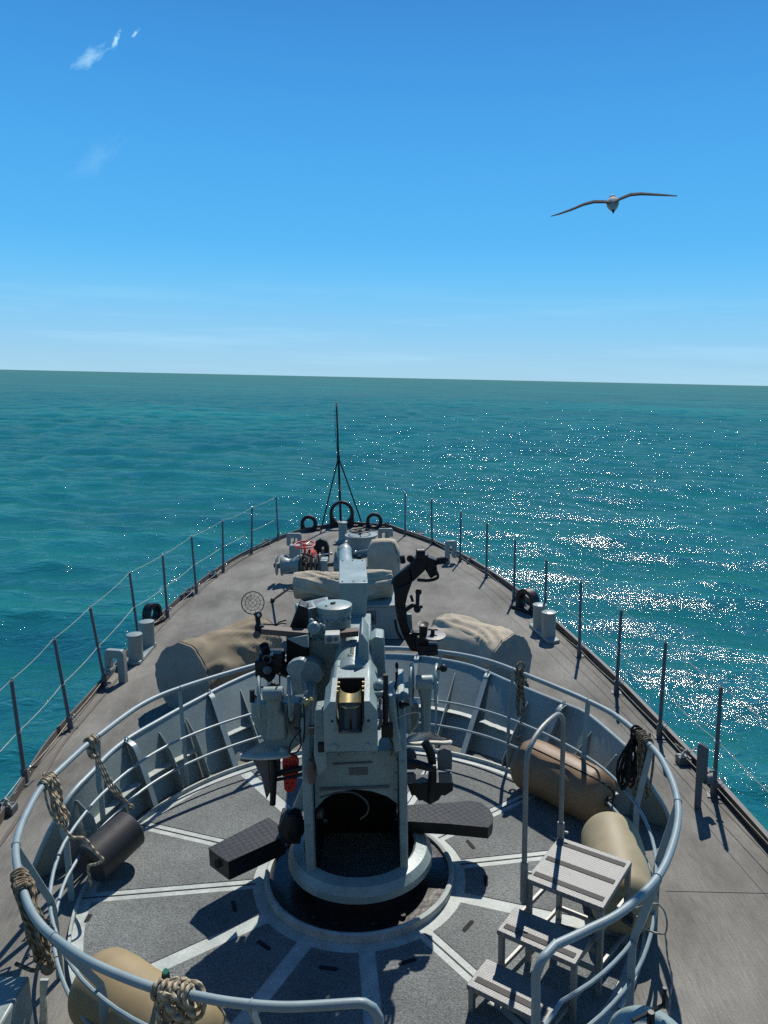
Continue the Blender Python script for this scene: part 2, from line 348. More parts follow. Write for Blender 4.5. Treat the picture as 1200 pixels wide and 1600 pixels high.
def cr_spline(P, sub=8, closed=False):
    P = [Vector(p) for p in P]; n = len(P); out = []
    rng = range(n) if closed else range(n - 1)
    for i in rng:
        p0 = P[(i - 1) % n] if closed or i > 0 else P[0] * 2 - P[1]
        p1 = P[i]; p2 = P[(i + 1) % n]
        p3 = P[(i + 2) % n] if closed or i + 2 < n else P[-1] * 2 - P[-2]
        for k in range(sub):
            t = k / sub
            out.append(0.5 * ((2 * p1) + (p2 - p0) * t + (2 * p0 - 5 * p1 + 4 * p2 - p3) * t * t + (3 * p1 - p0 - 3 * p2 + p3) * t ** 3))
    if not closed: out.append(P[-1])
    return out

# ------------------------------------------------------------------ the sea
def build_sea():
    cx, cy = 0.0, 0.0
    front = np.radians(np.arange(-46, 46, 0.125)); rest = np.radians(np.arange(46, 314, 3.0))
    th = np.concatenate([front, rest])
    rr = [0.5, 3.0, 5.5]; r = 7.5
    while r < 260: rr.append(r); r *= 1.0062
    while r < 2500: rr.append(r); r *= 1.012
    while r < 60000: rr.append(r); r *= 1.06
    rr = np.array(rr); A, B = len(th), len(rr)
    TH, RR = np.meshgrid(th, rr); X = cx + RR * np.sin(TH); Y = cy + RR * np.cos(TH); Z = np.zeros_like(X)
    rng = np.random.RandomState(4)
    spacing = np.maximum(RR * np.gradient(rr)[:, None] / RR, RR * R(0.125))
    DX = np.zeros_like(X); DY = np.zeros_like(Y)
    for i in range(64):
        lam = 0.40 * (13 / 0.40) ** (i / 63.0) * rng.uniform(0.9, 1.1)
        k = 2 * PI / lam; amp = 0.0060 * min(lam, 7.0) ** 0.80 * rng.uniform(0.6, 1.3) * (0.55 if lam < 1.6 else 1.0)
        d = R(198) + rng.normal(0, R(42)); kx, ky = k * math.sin(d), k * math.cos(d)
        fade = np.clip(lam / (spacing * 3.0) - 0.6, 0, 1)
        ph = kx * X + ky * Y + rng.uniform(0, 2 * PI)
        mod = 0.75 + 0.45 * np.sin(0.031 * kx * X / k * 7 + 0.11 * Y * math.cos(i) + i)
        a = amp * fade * mod
        Z += a * np.sin(ph); DX += 0.8 * a * kx / k * np.cos(ph); DY += 0.8 * a * ky / k * np.cos(ph)
    for i in range(14):          # low swell that carries the roughness out to the horizon
        lam = 16 * (220 / 16) ** (i / 13.0); k = 2 * PI / lam; d = R(200) + rng.normal(0, R(30)); kx, ky = k * math.sin(d), k * math.cos(d)
        fade = np.clip(lam / (spacing * 3.0) - 0.6, 0, 1); Z += 0.0016 * lam ** 0.75 * fade * np.sin(kx * X + ky * Y + rng.uniform(0, 6))
    me = bpy.data.meshes.new('sea')
    co = np.stack([X + DX, Y + DY, Z], -1).reshape(-1, 3)
    i = np.arange(B - 1)[:, None] * A + np.arange(A)[None, :]; j = np.arange(B - 1)[:, None] * A + (np.arange(A)[None, :] + 1) % A
    q = np.stack([i, i + A, j + A, j], -1).reshape(-1, 4)
    me.vertices.add(len(co)); me.vertices.foreach_set('co', co.astype(np.float32).ravel())
    me.loops.add(q.size); me.loops.foreach_set('vertex_index', q.astype(np.int32).ravel())
    me.polygons.add(len(q)); me.polygons.foreach_set('loop_start', (np.arange(len(q)) * 4).astype(np.int32)); me.polygons.foreach_set('loop_total', np.full(len(q), 4, np.int32))
    me.update(calc_edges=True); me.polygons.foreach_set('use_smooth', np.ones(len(q), bool))
    m = bpy.data.materials.new('sea_water'); m.use_nodes = True; N = m.node_tree.nodes; L = m.node_tree.links; N.remove(N['Principled BSDF'])
    # body colour of the water under a rough reflecting surface; unresolved chop caps the grazing reflectance
    dif = N.new('ShaderNodeBsdfDiffuse'); gls = N.new('ShaderNodeBsdfGlossy'); gls.inputs['Roughness'].default_value = 0.05; gls.distribution = 'GGX'
    fr = N.new('ShaderNodeFresnel'); fr.inputs['IOR'].default_value = 1.333
    cap = N.new('ShaderNodeMath'); cap.operation = 'MINIMUM'; cap.inputs[1].default_value = 0.32; L.new(fr.outputs[0], cap.inputs[0])
    mxs = N.new('ShaderNodeMixShader'); L.new(cap.outputs[0], mxs.inputs[0]); L.new(dif.outputs[0], mxs.inputs[1]); L.new(gls.outputs[0], mxs.inputs[2]); L.new(mxs.outputs[0], N['Material Output'].inputs['Surface'])
    g = N.new('ShaderNodeNewGeometry')
    big = N.new('ShaderNodeTexNoise'); big.inputs['Scale'].default_value = 0.09; big.inputs['Detail'].default_value = 4; L.new(g.outputs['Position'], big.inputs['Vector'])
    rp = N.new('ShaderNodeValToRGB'); rp.color_ramp.elements[0].position = 0.3; rp.color_ramp.elements[1].position = 0.7
    rp.color_ramp.elements[0].color = (0.0006, 0.076, 0.064, 1); rp.color_ramp.elements[1].color = (0.0012, 0.110, 0.086, 1)
    L.new(big.outputs[0], rp.inputs[0])
    # crests: light through thin water, painted as a brighter green body colour
    sp_ = N.new('ShaderNodeSeparateXYZ'); L.new(g.outputs['Position'], sp_.inputs[0])
    mr = N.new('ShaderNodeMapRange'); mr.inputs['From Min'].default_value = SEA_Z + 0.05; mr.inputs['From Max'].default_value = SEA_Z + 0.5; L.new(sp_.outputs['Z'], mr.inputs[0])
    mx = N.new('ShaderNodeMix'); mx.data_type = 'RGBA'; L.new(mr.outputs[0], mx.inputs[0]); L.new(rp.outputs[0], mx.inputs[6]); mx.inputs[7].default_value = (0.0025, 0.175, 0.13, 1)
    L.new(mx.outputs[2], dif.inputs['Color'])
    prev = None
    for s, stg, dist, st in ((0.35, 0.5, 0.24, (1, 1.7, 1)), (1.5, 0.85, 0.092, (1, 1.7, 1)), (5.0, 0.85, 0.030, (1, 1.6, 1)), (14.0, 0.8, 0.009, (1, 1.3, 1))):
        mp = N.new('ShaderNodeMapping'); mp.inputs['Rotation'].default_value = (0, 0, R(-18)); mp.inputs['Scale'].default_value = st; L.new(g.outputs['Position'], mp.inputs[0])
        nz = N.new('ShaderNodeTexNoise'); nz.inputs['Scale'].default_value = s; nz.inputs['Detail'].default_value = 4; nz.inputs['Roughness'].default_value = 0.6; nz.inputs['Distortion'].default_value = 0.4
        L.new(mp.outputs[0], nz.inputs['Vector'])
        bp = N.new('ShaderNodeBump'); bp.inputs['Strength'].default_value = stg; bp.inputs['Distance'].default_value = dist
        L.new(nz.outputs[0], bp.inputs['Height'])
        if prev: L.new(prev, bp.inputs['Normal'])
        prev = bp.outputs[0]
    L.new(prev, gls.inputs['Normal']); L.new(prev, fr.inputs['Normal']); L.new(prev, dif.inputs['Normal'])
    me.materials.append(m)
    o = bpy.data.objects.new('sea', me); COL.objects.link(o); o.location = (0, 0, SEA_Z)
    o['kind'] = 'structure'; o['label'] = 'teal sea with small waves and sun glitter'
    return o
SEA_Z = -2.4
sea = build_sea()
NOHEEL = {'sea', 'sun', 'camera'}

# ------------------------------------------------------------------ hull, deck
L_EDGE = [(-60, 1345), (-10, 1283), (45, 1200), (75, 1149), (146, 1076), (195, 1016), (262, 945), (311, 907), (352, 877), (394, 855), (439, 836), (469, 827), (512, 819)]
R_EDGE = [(571, 817), (608, 820), (632, 828), (668, 839), (717, 861), (765, 890), (813, 921), (871, 971), (910, 1006), (958, 1050), (1006, 1098), (1067, 1162), (1117, 1212), (1158, 1258), (1200, 1304), (1250, 1362)]
LIP = 0.10
lp = [W(x, y, LIP) for x, y in L_EDGE]; rp_ = [W(x, y, LIP) for x, y in R_EDGE]
lp = [V(-3.78, -7, LIP), V(-3.82, 0, LIP), V(-3.82, 4, LIP)] + lp; rp_ = rp_ + [V(3.28, 4, LIP), V(3.28, 0, LIP), V(3.22, -7, LIP)]
EDGE = cr_spline(lp, 5) + cr_spline([lp[-1], W(540, 815.5, LIP), rp_[0]], 5)[1:-1] + cr_spline(rp_, 5)
for _ in range(12):
    E2 = [p.copy() for p in EDGE]
    for i in range(1, len(EDGE) - 1):
        if not (E2[i].y > 19.5): EDGE[i] = (E2[i - 1] + E2[i] * 2 + E2[i + 1]) / 4
for p in EDGE: p.z = 0
hull = thing('ship_hull', (-0.3, 5, 0), 'weathered grey-brown foredeck and hull of the naval ship', 'ship', kind='structure')
m = MB(); n = len(EDGE)
# deck as strips across so it shades evenly
half = n // 2
m.add([tuple(p) for p in EDGE], [tuple(range(n))[::-1]])
m.build('deck', 'deck', hull, smooth=False)
m = MB()
vs = []
for z, off, pw in ((-0.004, 0.0, 0), (-0.9, -0.18, 1), (-2.0, -0.42, 1), (-3.2, -0.75, 1)):
    for i, p in enumerate(EDGE):
        t = EDGE[min(i + 1, n - 1)] - EDGE[max(i - 1, 0)]; nn = V(-t.y, t.x, 0).normalized()
        k = 1 + 2.2 * max(0, (p.y - 12) / 9)
        vs.append(V(p.x, p.y, z) + nn * off * k)
m.add(vs, [(r * n + i, (r + 1) * n + i, (r + 1) * n + i + 1, r * n + i + 1) for r in range(3) for i in range(n - 1)])
m.build('hull_side', 'hull', hull)
def strip(pts, prof, name, mt, parent, **k):
    """sweep a closed section (outward offset, height) along a deck edge line"""
    m = MB(); vs = []; q = len(prof); nn_ = len(pts)
    for i, p in enumerate(pts):
        t = pts[min(i + 1, nn_ - 1)] - pts[max(i - 1, 0)]; o = V(-t.y, t.x, 0).normalized()
        for a, z in prof: vs.append(V(p.x, p.y, 0) + o * a + V(0, 0, z))
    fs = [(i * q + j, i * q + (j + 1) % q, (i + 1) * q + (j + 1) % q, (i + 1) * q + j) for i in range(nn_ - 1) for j in range(q)]
    fs += [tuple(range(q))[::-1], tuple((nn_ - 1) * q + j for j in range(q))]
    m.add(vs, fs); return m.build(name, mt, parent, **k)
bow_i = min(range(n), key=lambda i: (EDGE[i] - V(-2.3, 20.1, 0)).length)
strip(EDGE[:bow_i + 1], [(0.0, 0.0), (0.0, LIP), (-0.018, LIP), (-0.018, 0.0)], 'toe_rail', 'toe_plate', hull)
strip(EDGE[:bow_i - 8], [(-0.16, 0.001), (-0.16, 0.012), (-0.125, 0.012), (-0.125, 0.001)], 'waterway_strip', 'toe_plate', hull)
strip(EDGE[bow_i:], [(0.012, -0.05), (0.012, LIP + 0.01), (-0.035, LIP + 0.01), (-0.035, 0.0)], 'toe_rail', 'bulwark_black', hull)
# butt joint across the starboard deck
m = MB(); m.beam(W(1040, 1392, 0.002), W(1230, 1396, 0.002), 0.006, 0.003)
m.build('deck_seam', 'toe_plate', hull)

# ------------------------------------------------------------------ gun platform
C = V(-0.25, 5.65, 0)
def pol(a, r, z=0.0):
    a = R(a); return V(C.x + r * math.sin(a), C.y + r * math.cos(a), z)
plat = thing('gun_platform', C, 'round gun platform of grey non-skid pads between pale radial strips', 'platform', kind='structure')
FZ = 0.012
m = MB(); m.lathe([(0.0, 0.004), (2.2, 0.004), (2.2, FZ), (0.0, FZ)], C, n=96); m.v = [v for v in m.v]
m.build('base_plate', 'pale_paint', plat)
m = MB(); m.lathe([(2.185, FZ), (2.185, 0.05), (2.205, 0.05), (2.205, 0.0)], C, n=96, a0=R(-40), a1=R(220)); m.build('edge_strip', 'pale_paint', plat)
STR = [-154, -125, -96, -69, -36, -8, 22, 54, 82, 110, 144, 175]
RIN, ROUT = 0.86, 2.10
for i, a in enumerate(STR):
    a2 = STR[(i + 1) % 12]
    if a2 < a: a2 += 360
    hw = 0.062
    m = MB(); k = 14
    inn = [a + math.degrees(hw / RIN) + (a2 - a - 2 * math.degrees(hw / RIN)) * j / k for j in range(k + 1)]
    out = [a + math.degrees(hw / ROUT) + (a2 - a - 2 * math.degrees(hw / ROUT)) * j / k for j in range(k + 1)]
    vs = [pol(x, RIN, FZ) for x in inn] + [pol(x, ROUT, FZ) for x in out] + [pol(x, RIN + 0.002, FZ + 0.005) for x in inn] + [pol(x, ROUT - 0.002, FZ + 0.005) for x in out]
    K = k + 1; fs = []
    for j in range(k):
        fs += [(2 * K + j, 2 * K + j + 1, 3 * K + j + 1, 3 * K + j), (j, j + 1, 2 * K + j + 1, 2 * K + j), (K + j + 1, K + j, 3 * K + j, 3 * K + j + 1)]
    fs += [(0, 2 * K, 3 * K, K), (k, K + k, 3 * K + k, 2 * K + k)]
    m.add(vs, fs); pad = m.build('deck_pad', 'nonskid', plat, angle=20)
    # a dark lifting slot near each pad's inner edge
    am = a + (a2 - a) * 0.5; p = pol(am, 1.02, FZ + 0.006)
    rot = Matrix.Rotation(-R(am), 3, 'Z'); m = MB()
    e_ = [V(x * 0.055 + math.cos(t) * 0.012 * 1, math.sin(t) * 0.016, 0) for x, ts in ((1, (-1.57, -0.8, 0, 0.8, 1.57)), (-1, (1.57, 2.4, 3.14, 3.9, 4.71))) for t in ts]
    m.prism([p + rot @ q for q in e_], V(0, 0, 0.003)); m.build('lifting_slot', 'dark_void', pad)
    # fine dark joint in the middle of some strips
    if i in (2, 3, 8, 6, 10, 7):
        m = MB(); m.beam(pol(a, RIN - 0.02, FZ + 0.003), pol(a, 2.18, FZ + 0.003), 0.008, 0.004); m.build('plate_joint', 'ink', plat)
p = W(138, 1434, FZ + 0.007); m = MB(); m.box(p, (0.035, 0.075, 0.004)); m.build('lifting_slot', 'dark_void', plat)

# ------------------------------------------------------------------ splinter shield with brackets
shield = thing('splinter_shield', C + V(0, 2.5, 0), 'grey steel shield plate with gusset brackets curving round the front of the gun platform', 'gun shield')
def rimz(a): return 0.61 + 0.06 * max(0, math.cos(R(a))) ** 1.5
RIM_PX = [(146, 1204, -83), (164, 1184, -74), (196, 1157, -66), (243, 1129, -55), (318, 1088, -40), (400, 1050, -25)]
RIM_PXR = [(690, 1031, 20), (740, 1042, 27), (794, 1065, 40), (880, 1100, 54), (920, 1118, 62), (978, 1167, 76)]
rimL = [W(x, y, rimz(a)) for x, y, a in RIM_PX]; rimR = [W(x, y, rimz(a)) for x, y, a in RIM_PXR]
RIM = cr_spline(rimL + [V(-0.95, 8.78, rimz(-12)), V(-0.25, 8.93, rimz(0)), V(0.3, 8.88, rimz(10))] + rimR, 6)
BOT = [C + (V(p.x, p.y, 0) - C).normalized() * (2.32 + 0.25 * max(0, (V(p.x, p.y, 0) - C).length - 2.6)) for p in RIM]
# ends: the plate's edge sweeps down to the deck
def endsweep(side):
    if side < 0: top = [W(110, 1242, 0.585), W(81, 1292, 0.44), W(60, 1338, 0.22), W(45, 1378, 0.012)]; bot = [W(133, 1340), W(112, 1349), W(78, 1364), W(45, 1378)]
    else: top = [W(996, 1190, 0.56), W(1015, 1224, 0.42), W(1038, 1262, 0.22), W(1048, 1294, 0.012)]; bot = [W(985, 1272), W(1005, 1281), W(1028, 1288), W(1048, 1294)]
    return top, bot
tl, bl = endsweep(-1); tr, br_ = endsweep(1)
TOP = tl[::-1] + RIM + tr; BO = bl[::-1] + BOT + br_
m = MB(); N_ = len(TOP); th_ = 0.012
inn_t = [p - (V(p.x, p.y, 0) - C).normalized() * th_ for p in TOP]; inn_b = [p - (V(p.x, p.y, 0) - C).normalized() * th_ for p in BO]
m.add(TOP + BO + inn_t + inn_b, [f for i in range(N_ - 1) for f in ((N_ + i, N_ + i + 1, i + 1, i), (2 * N_ + i, 2 * N_ + i + 1, 3 * N_ + i + 1, 3 * N_ + i), (i, i + 1, 2 * N_ + i + 1, 2 * N_ + i))])
m.build('shield_plate', 'grey_paint', shield)
m = MB(); m.tube(cr_spline(tl[::-1] + RIM[::3] + [RIM[-1]] + tr, 3), 0.022, 10); m.build('rim_pipe', 'rail_paint', shield)
def rim_at(a):
    best = min(range(len(RIM)), key=lambda i: abs(math.degrees(math.atan2(RIM[i].x - C.x, RIM[i].y - C.y)) - a)); return RIM[best], BOT[best]
def radial(a): return V(math.sin(R(a)), math.cos(R(a)), 0)
def wall_r(a, z):
    t, b = rim_at(a); d = radial(a); rt = (V(t.x, t.y, 0) - C).length; rb = (V(b.x, b.y, 0) - C).length
    return rb + (rt - rb) * min(1, z / t.z), t.z
bigA = [-62, -37, -12, 11, 28, 49]
for a in bigA:
    d = radial(a); side = V(d.y, -d.x, 0); zt = wall_r(a, 0)[1]; rt = wall_r(a, zt)[0]
    def q(r, z): return C + d * r + V(0, 0, z)
    inner = [q(rt - 0.01, zt + 0.004), q(rt - 0.05, zt + 0.006), q(rt - 0.10, zt - 0.01), q(rt - 0.15, zt - 0.06), q(2.212 + (rt - 0.17 - 2.212) * 0.5, zt * 0.46), q(2.213, 0.03)]
    m = MB(); m.prism([x - side * 0.004 for x in inner] + [q(2.212, 0.0) - side * 0.004, q(wall_r(a, 0)[0] - 0.014, 0.0) - side * 0.004, q(rt - 0.025, zt - 0.02) - side * 0.004], side * 0.008)
    g = m.build('gusset_bracket', 'grey_paint', shield, angle=25)
    sp1 = cr_spline(inner, 5); m = MB(); w = 0.028
    vs = []
    for i, p in enumerate(sp1):
        tt = (sp1[min(i + 1, len(sp1) - 1)] - sp1[max(i - 1, 0)]).normalized(); nn = tt.cross(side).normalized()
        vs += [p - side * w + nn * 0.004, p + side * w + nn * 0.004, p + side * w - nn * 0.004, p - side * w - nn * 0.004]
    m.add(vs, [(i * 4 + j, i * 4 + (j + 1) % 4, (i + 1) * 4 + (j + 1) % 4, (i + 1) * 4 + j) for i in range(len(sp1) - 1) for j in range(4)] + [(0, 1, 2, 3)])
    m.build('flange', 'rail_paint', g, angle=50)
    m = MB(); m.ring(q(rt - 0.03, zt + 0.03), 0.02, 0.006, axis=side, n=12, m=6); m.build('lashing_eye', 'rail_paint', g)
for a in (-82, -71, -53, -45, -29, -21, -4, 4, 20, 40, 58, 68):
    d = radial(a); side = V(d.y, -d.x, 0); zt = wall_r(a, 0)[1]; z1 = zt - 0.09; z2 = zt - 0.24
    def q(r, z): return C + d * r + V(0, 0, z) - side * 0.004
    m = MB(); m.prism([q(wall_r(a, z1)[0] - 0.014, z1), q(wall_r(a, z1)[0] - 0.03, z1), q(wall_r(a, z2)[0] - 0.13, z2), q(2.213, 0.10), q(2.213, 0.0), q(wall_r(a, 0)[0] - 0.014, 0.0)], side * 0.008)
    m.build('gusset_bracket', 'grey_paint', shield, angle=25)
# stiffening shelf between the brackets, stopping short of every second one
seq = [-84] + bigA + [74]
for i in range(len(seq) - 1):
    a, b = seq[i] + 1.2, seq[i + 1] - (8 if i % 2 else 1.2)
    m = MB(); vs = []; k = 10
    for j in range(k + 1):
        an = a + (b - a) * j / k; d = radial(an); rw_ = wall_r(max(-83, min(76, an)), 0.27)[0] - 0.015
        for r_, z_ in ((rw_ - 0.075, 0.262), (rw_ - 0.075, 0.272), (rw_, 0.272), (rw_, 0.262)): vs.append(C + d * r_ + V(0, 0, z_))
    m.add(vs, [(j * 4 + c, j * 4 + (c + 1) % 4, (j + 1) * 4 + (c + 1) % 4, (j + 1) * 4 + c) for j in range(k) for c in range(4)] + [(3, 2, 1, 0), (k * 4, k * 4 + 1, k * 4 + 2, k * 4 + 3)])
    m.build('shelf_bar', 'pale_paint', shield)

# ------------------------------------------------------------------ guard rail round the platform
rail = thing('platform_guard_rail', C, 'pale blue-grey pipe railing circling the gun platform on kinked flat posts', 'railing')
RZ = 1.05
RA = [(560, 1567, 1), (450, 1573, 0), (367, 1567, 0), (304, 1556, 0), (235, 1542, 0), (146, 1506, 0), (100, 1477, 0), (62.5, 1444, 0), (39.6, 1402, 0), (24.6, 1337, 0), (31, 1296, 0), (48, 1258, 0), (64.6, 1231, 0), (87.5, 1208, 0), (133, 1166, 0), (152, 1151, 0), (220, 1102, 0), (285, 1074, 0), (400, 1039, 0)]
RB = [(683, 1018, 0), (760, 1032, 0), (840, 1062, 0), (920, 1096, 0), (969, 1123, 0), (1018, 1167, 0), (1041, 1200, 0), (1058, 1247, 0), (1057, 1297, 0), (1031.6, 1365, 0), (975, 1422, 0), (918, 1453, 0), (867, 1477, 0)]
railtop = [W(x, y, RZ) for x, y, _ in RA] + [V(-0.9, 7.98, RZ), V(-0.1, 8.12, RZ)] + [W(x, y, RZ) for x, y, _ in RB]
gl = W(560, 1567, RZ); gr = W(858, 1487, RZ)
Tp = cr_spline(railtop, 6)
startcurve = [V(gl.x + 0.10, gl.y + 0.0, 0.01), V(gl.x + 0.10, gl.y, 0.90), V(gl.x + 0.095, gl.y, 0.97), V(gl.x + 0.07, gl.y, 1.02), V(gl.x + 0.03, gl.y, 1.047)]
gq = W(838, 1530, 0.93); endcurve = cr_spline([gr, W(848, 1498, 1.035), W(842, 1512, 0.995), V(gq.x, gq.y + 0.01, 0.93), V(gq.x, gq.y, 0.82), V(gq.x, gq.y, 0.6), V(gq.x, gq.y, 0.01)], 4)[2:]
m = MB(); m.tube(startcurve + Tp + endcurve, 0.024, 12); m.build('top_rail', 'rail_paint', rail)
def ang(p): return math.degrees(math.atan2(p.x - C.x, p.y - C.y))
def rail_r(a):
    p = min(Tp, key=lambda p: abs((ang(p) - a + 180) % 360 - 180)); return math.hypot(p.x - C.x, p.y - C.y)
a_start, a_end = 183, 505          # sweep clockwise from the gate's left side round the front to its right side
for z, dr in ((0.56, -0.02), (0.28, -0.02)):
    pts = []
    for k in range(0, 110):
        a = 184 + (508 - 184) * k / 109; a = (a + 180) % 360 - 180
        rr_ = 2.285 + dr + 0.35 * (rail_r(a) - 2.4)
        pts.append(pol(a, rr_, z))
    pts = [V(startcurve[0].x, startcurve[0].y, z)] + pts[1:] + [V(endcurve[-1].x, endcurve[-1].y, z)]
    m = MB(); m.tube(pts, 0.013, 8); m.build('middle_rail' if z > 0.5 else 'lower_rail', 'rail_paint', rail)
POSTS = [-170, -141, -117, -96, -79, -51, -26, 0, 20, 41, 65, 88, 108, 130]
for a in POSTS:
    rt = rail_r(a); d = radial(a); side = V(d.y, -d.x, 0)
    path = [pol(a, 2.262, 0.0), pol(a, 2.262, 0.52), pol(a, 2.275, 0.60), pol(a, rt, RZ - 0.015)]
    m = MB(); vs = []; w, t_ = 0.024, 0.006
    for p in path: vs += [p - side * t_ - d * w, p + side * t_ - d * w, p + side * t_ + d * w, p - side * t_ + d * w]
    m.add(vs, [(i * 4 + j, i * 4 + (j + 1) % 4, (i + 1) * 4 + (j + 1) % 4, (i + 1) * 4 + j) for i in range(3) for j in range(4)] + [(3, 2, 1, 0), (12, 13, 14, 15)])
    po = m.build('post', 'rail_paint', rail, angle=60)
    tg = (pol(a + 1, rail_r(a + 1), RZ) - pol(a - 1, rail_r(a - 1), RZ)).normalized(); m = MB(); m.ring(pol(a, rt, RZ), 0.0245, 0.005, tg, 14, 5); m.build('weld_bead', 'rail_paint', po)

# ------------------------------------------------------------------ deck-edge stanchions and wires
LST = [((17, 1060), (40, 1224)), ((80, 1010), (111, 1140)), ((142, 956), (165, 1073)), ((203, 906), (217, 1002)), ((254, 867), (262, 966)), ((299, 838), (307, 927)), ((348, 811), (349, 894)), ((394, 790), (393, 866)), ((431, 775), (435, 844))]
RST = [((634, 766), (633, 837)), ((674, 774), (675, 851)), ((721, 794), (719, 877)), ((763, 815), (760, 902)), ((806, 838), (803, 937)), ((854, 869), (851, 978)), ((908, 905), (905, 1025)), ((973, 949), (963, 1082)), ((1043, 1010), (1030, 1152)), ((1128, 1070), (1115, 1243))]
HS = 1.1
proto = thing('guardrail_stanchion', (0, 0, 0), '', 'stanchion', 'stanchions along the deck edges')
m = MB(); m.tube([V(0, 0, 0.10), V(0, 0, HS)], [0.022, 0.019], 10); m.build('pole', 'stanchion_paint', proto)
m = MB(); m.cyl(V(0, 0, 0.0), V(0, 0, 0.16), 0.034, 12); m.box(V(0, 0, 0.006), (0.12, 0.12, 0.012)); m.build('socket', 'stanchion_paint', proto)
m = MB(); m.ring(V(0, 0, HS + 0.008), 0.02, 0.006, axis=V(1, 0, 0), n=10, m=6); m.build('wire_eye', 'steel', proto)
m = MB(); m.ring(V(0, 0, 0.56), 0.027, 0.006, n=12, m=6); m.build('wire_clip', 'steel', proto)
m = MB(); m.ring(V(0.05, 0.02, 0.15), 0.035, 0.004, axis=V(0.3, 1, 0), n=12, m=5); m.tube([V(0.02, 0, 0.17), V(0.07, 0, 0.17)], 0.004, 6); m.build('securing_pin', 'steel', proto)
sides = []
ordn = ['nearest', 'second nearest', 'third nearest', 'fourth nearest', 'fifth nearest', 'sixth nearest', 'seventh nearest', 'eighth nearest', 'ninth nearest', 'tenth nearest']
first = True
for side, S in (('port', LST), ('starboard', RST[::-1])):
    pts = []
    for i, (t, b) in enumerate(S):
        p = W(*b, 0.0); pts.append(p)
        lab = 'dark grey wire-rail stanchion, %s one on the %s deck edge' % (ordn[i] if i < len(S) - 1 else 'farthest', 'left' if side == 'port' else 'right')
        if first: o = proto; o.location = p; o['label'] = lab; first = False
        else: o = copy_thing(proto, p, lab)
        top = PY(t[0], t[1], p.y); lean = math.atan2(top.x - p.x, top.z) if side == 'port' else 0.6 * math.atan2(top.x - p.x, top.z)
        o.rotation_euler = (R(random.uniform(-1.2, 1.2)), max(-0.1, min(0.1, lean)), R(random.uniform(-20, 20)) + (PI if side == 'port' else 0)) if side != 'port' else (0, max(-0.1, min(0.1, lean)), R(random.uniform(-20, 20)))
        o['_top'] = [HS * math.sin(o.rotation_euler[1]), HS * math.cos(o.rotation_euler[1])]
    sides.append((side, pts, [t for t, b in S]))
    objs = None
for side, pts, tops in sides:
    for z, nm in ((1.0, 'top'), (0.51, 'middle'), (0.10, 'lowest')):
        ext = pts[0] + (pts[0] - pts[1]) * 2.0
        P = [ext] + pts; out = []
        offx = []
        for i, p in enumerate(P):
            S = LST if side == 'port' else RST[::-1]
            if i == 0: lx = (PY(*S[0][0], pts[0].y).x - pts[0].x)
            else: lx = PY(*S[i - 1][0], p.y).x - p.x
            lx = max(-0.11, min(0.11, lx)) * (1 if side == 'port' else 0.6)
            offx.append(V(p.x + lx * z, p.y, HS * z + (0.01 if z == 1.0 else 0)))
        for i in range(len(offx) - 1):
            a, b = offx[i], offx[i + 1]; sag = 0.012 + 0.03 * random.random() * (a - b).length / 2
            for k in range(8):
                t = k / 8; q_ = a.lerp(b, t); q_.z -= sag * 4 * t * (1 - t); out.append(q_)
        out.append(offx[-1])
        m = MB(); m.tube(out, 0.0034 if z < 1 else 0.0026, 6)
        m.build('guard_wire', 'wire', base=out[0], label='%s guard wire strung along the %s-hand stanchions' % (nm, 'left' if side == 'port' else 'right'), cat='wire', group='guard wires along the deck edges')

# unseen bridge behind the camera, made dark, broad and tall to block sky light
br = thing('bridge_front', (0, -0.4, 0), 'unseen grey wheelhouse behind the camera, made dark and broad to shade the gun', 'wheelhouse')
m = MB(); m.box(V(-0.2, -3.4, 2.9), (7.4, 6.0, 5.8)); m.build('wall', 'stanchion_paint', br); m = MB(); m.box(V(-0.2, -3.9, 6.905), (5.0, 4.6, 2.2)); m.build('upper_wall', 'stanchion_paint', br)
m = MB(); m.box(V(-0.2, -3.6, 8.04), (5.4, 5.2, 0.08)); m.build('roof', 'stanchion_paint', br)
for k in range(5):
    m = MB(); m.box(V(-0.2 + (k - 2) * 1.15, -0.395, 4.2), (0.85, 0.02, 0.7)); m.build('window_pane', 'glass_dark', br)
# bow fittings --------------------------------------------------------------
jb = W(533, 816, 0.0); jb.y -= 0.15; jb = V(jb.x, jb.y, 0)
jt = PY(526, 636, jb.y)
js = thing('jackstaff', jb, 'thin dark jackstaff with two stays standing at the bow', 'flagstaff')
m = MB(); m.tube([jb, jb.lerp(jt, 0.58), jt], [0.035, 0.03, 0.022], 10); m.build('pole', 'black', js)
m = MB(); m.lathe([(0.0, 0), (0.035, 0.01), (0.035, 0.05), (0.02, 0.06), (0.03, 0.09), (0.015, 0.13), (0.0, 0.14)], jt, n=12); m.build('finial', 'canvas', js)
knot = jb.lerp(jt, 0.575)
for e in ((504, 818), (566, 814)):
    g = W(*e, 0.05); g = V(g.x, g.y - 0.25, 0.02); m = MB(); m.tube([knot, g], 0.02, 8); m.build('stay', 'black', js)
m = MB(); m.cyl(knot - V(0, 0, .06), knot + V(0, 0, 0.06), 0.045, 10); m.build('collar', 'black', js)
m = MB(); p = jb.lerp(jt, 0.33) + V(0.03, -0.03, 0); m.tube([p, p - V(0, 0, 0.14)], [0.02, 0.03], 8); m.build('halyard_cleat', 'canvas', js)
m = MB(); m.tube(cr_spline([jt - V(0.05, 0, 0.06), jb.lerp(jt, 0.8) - V(0.06, 0, 0), jb.lerp(jt, 0.62) - V(0.03, 0, 0)], 6), 0.006, 5); m.build('halyard', 'black', js)
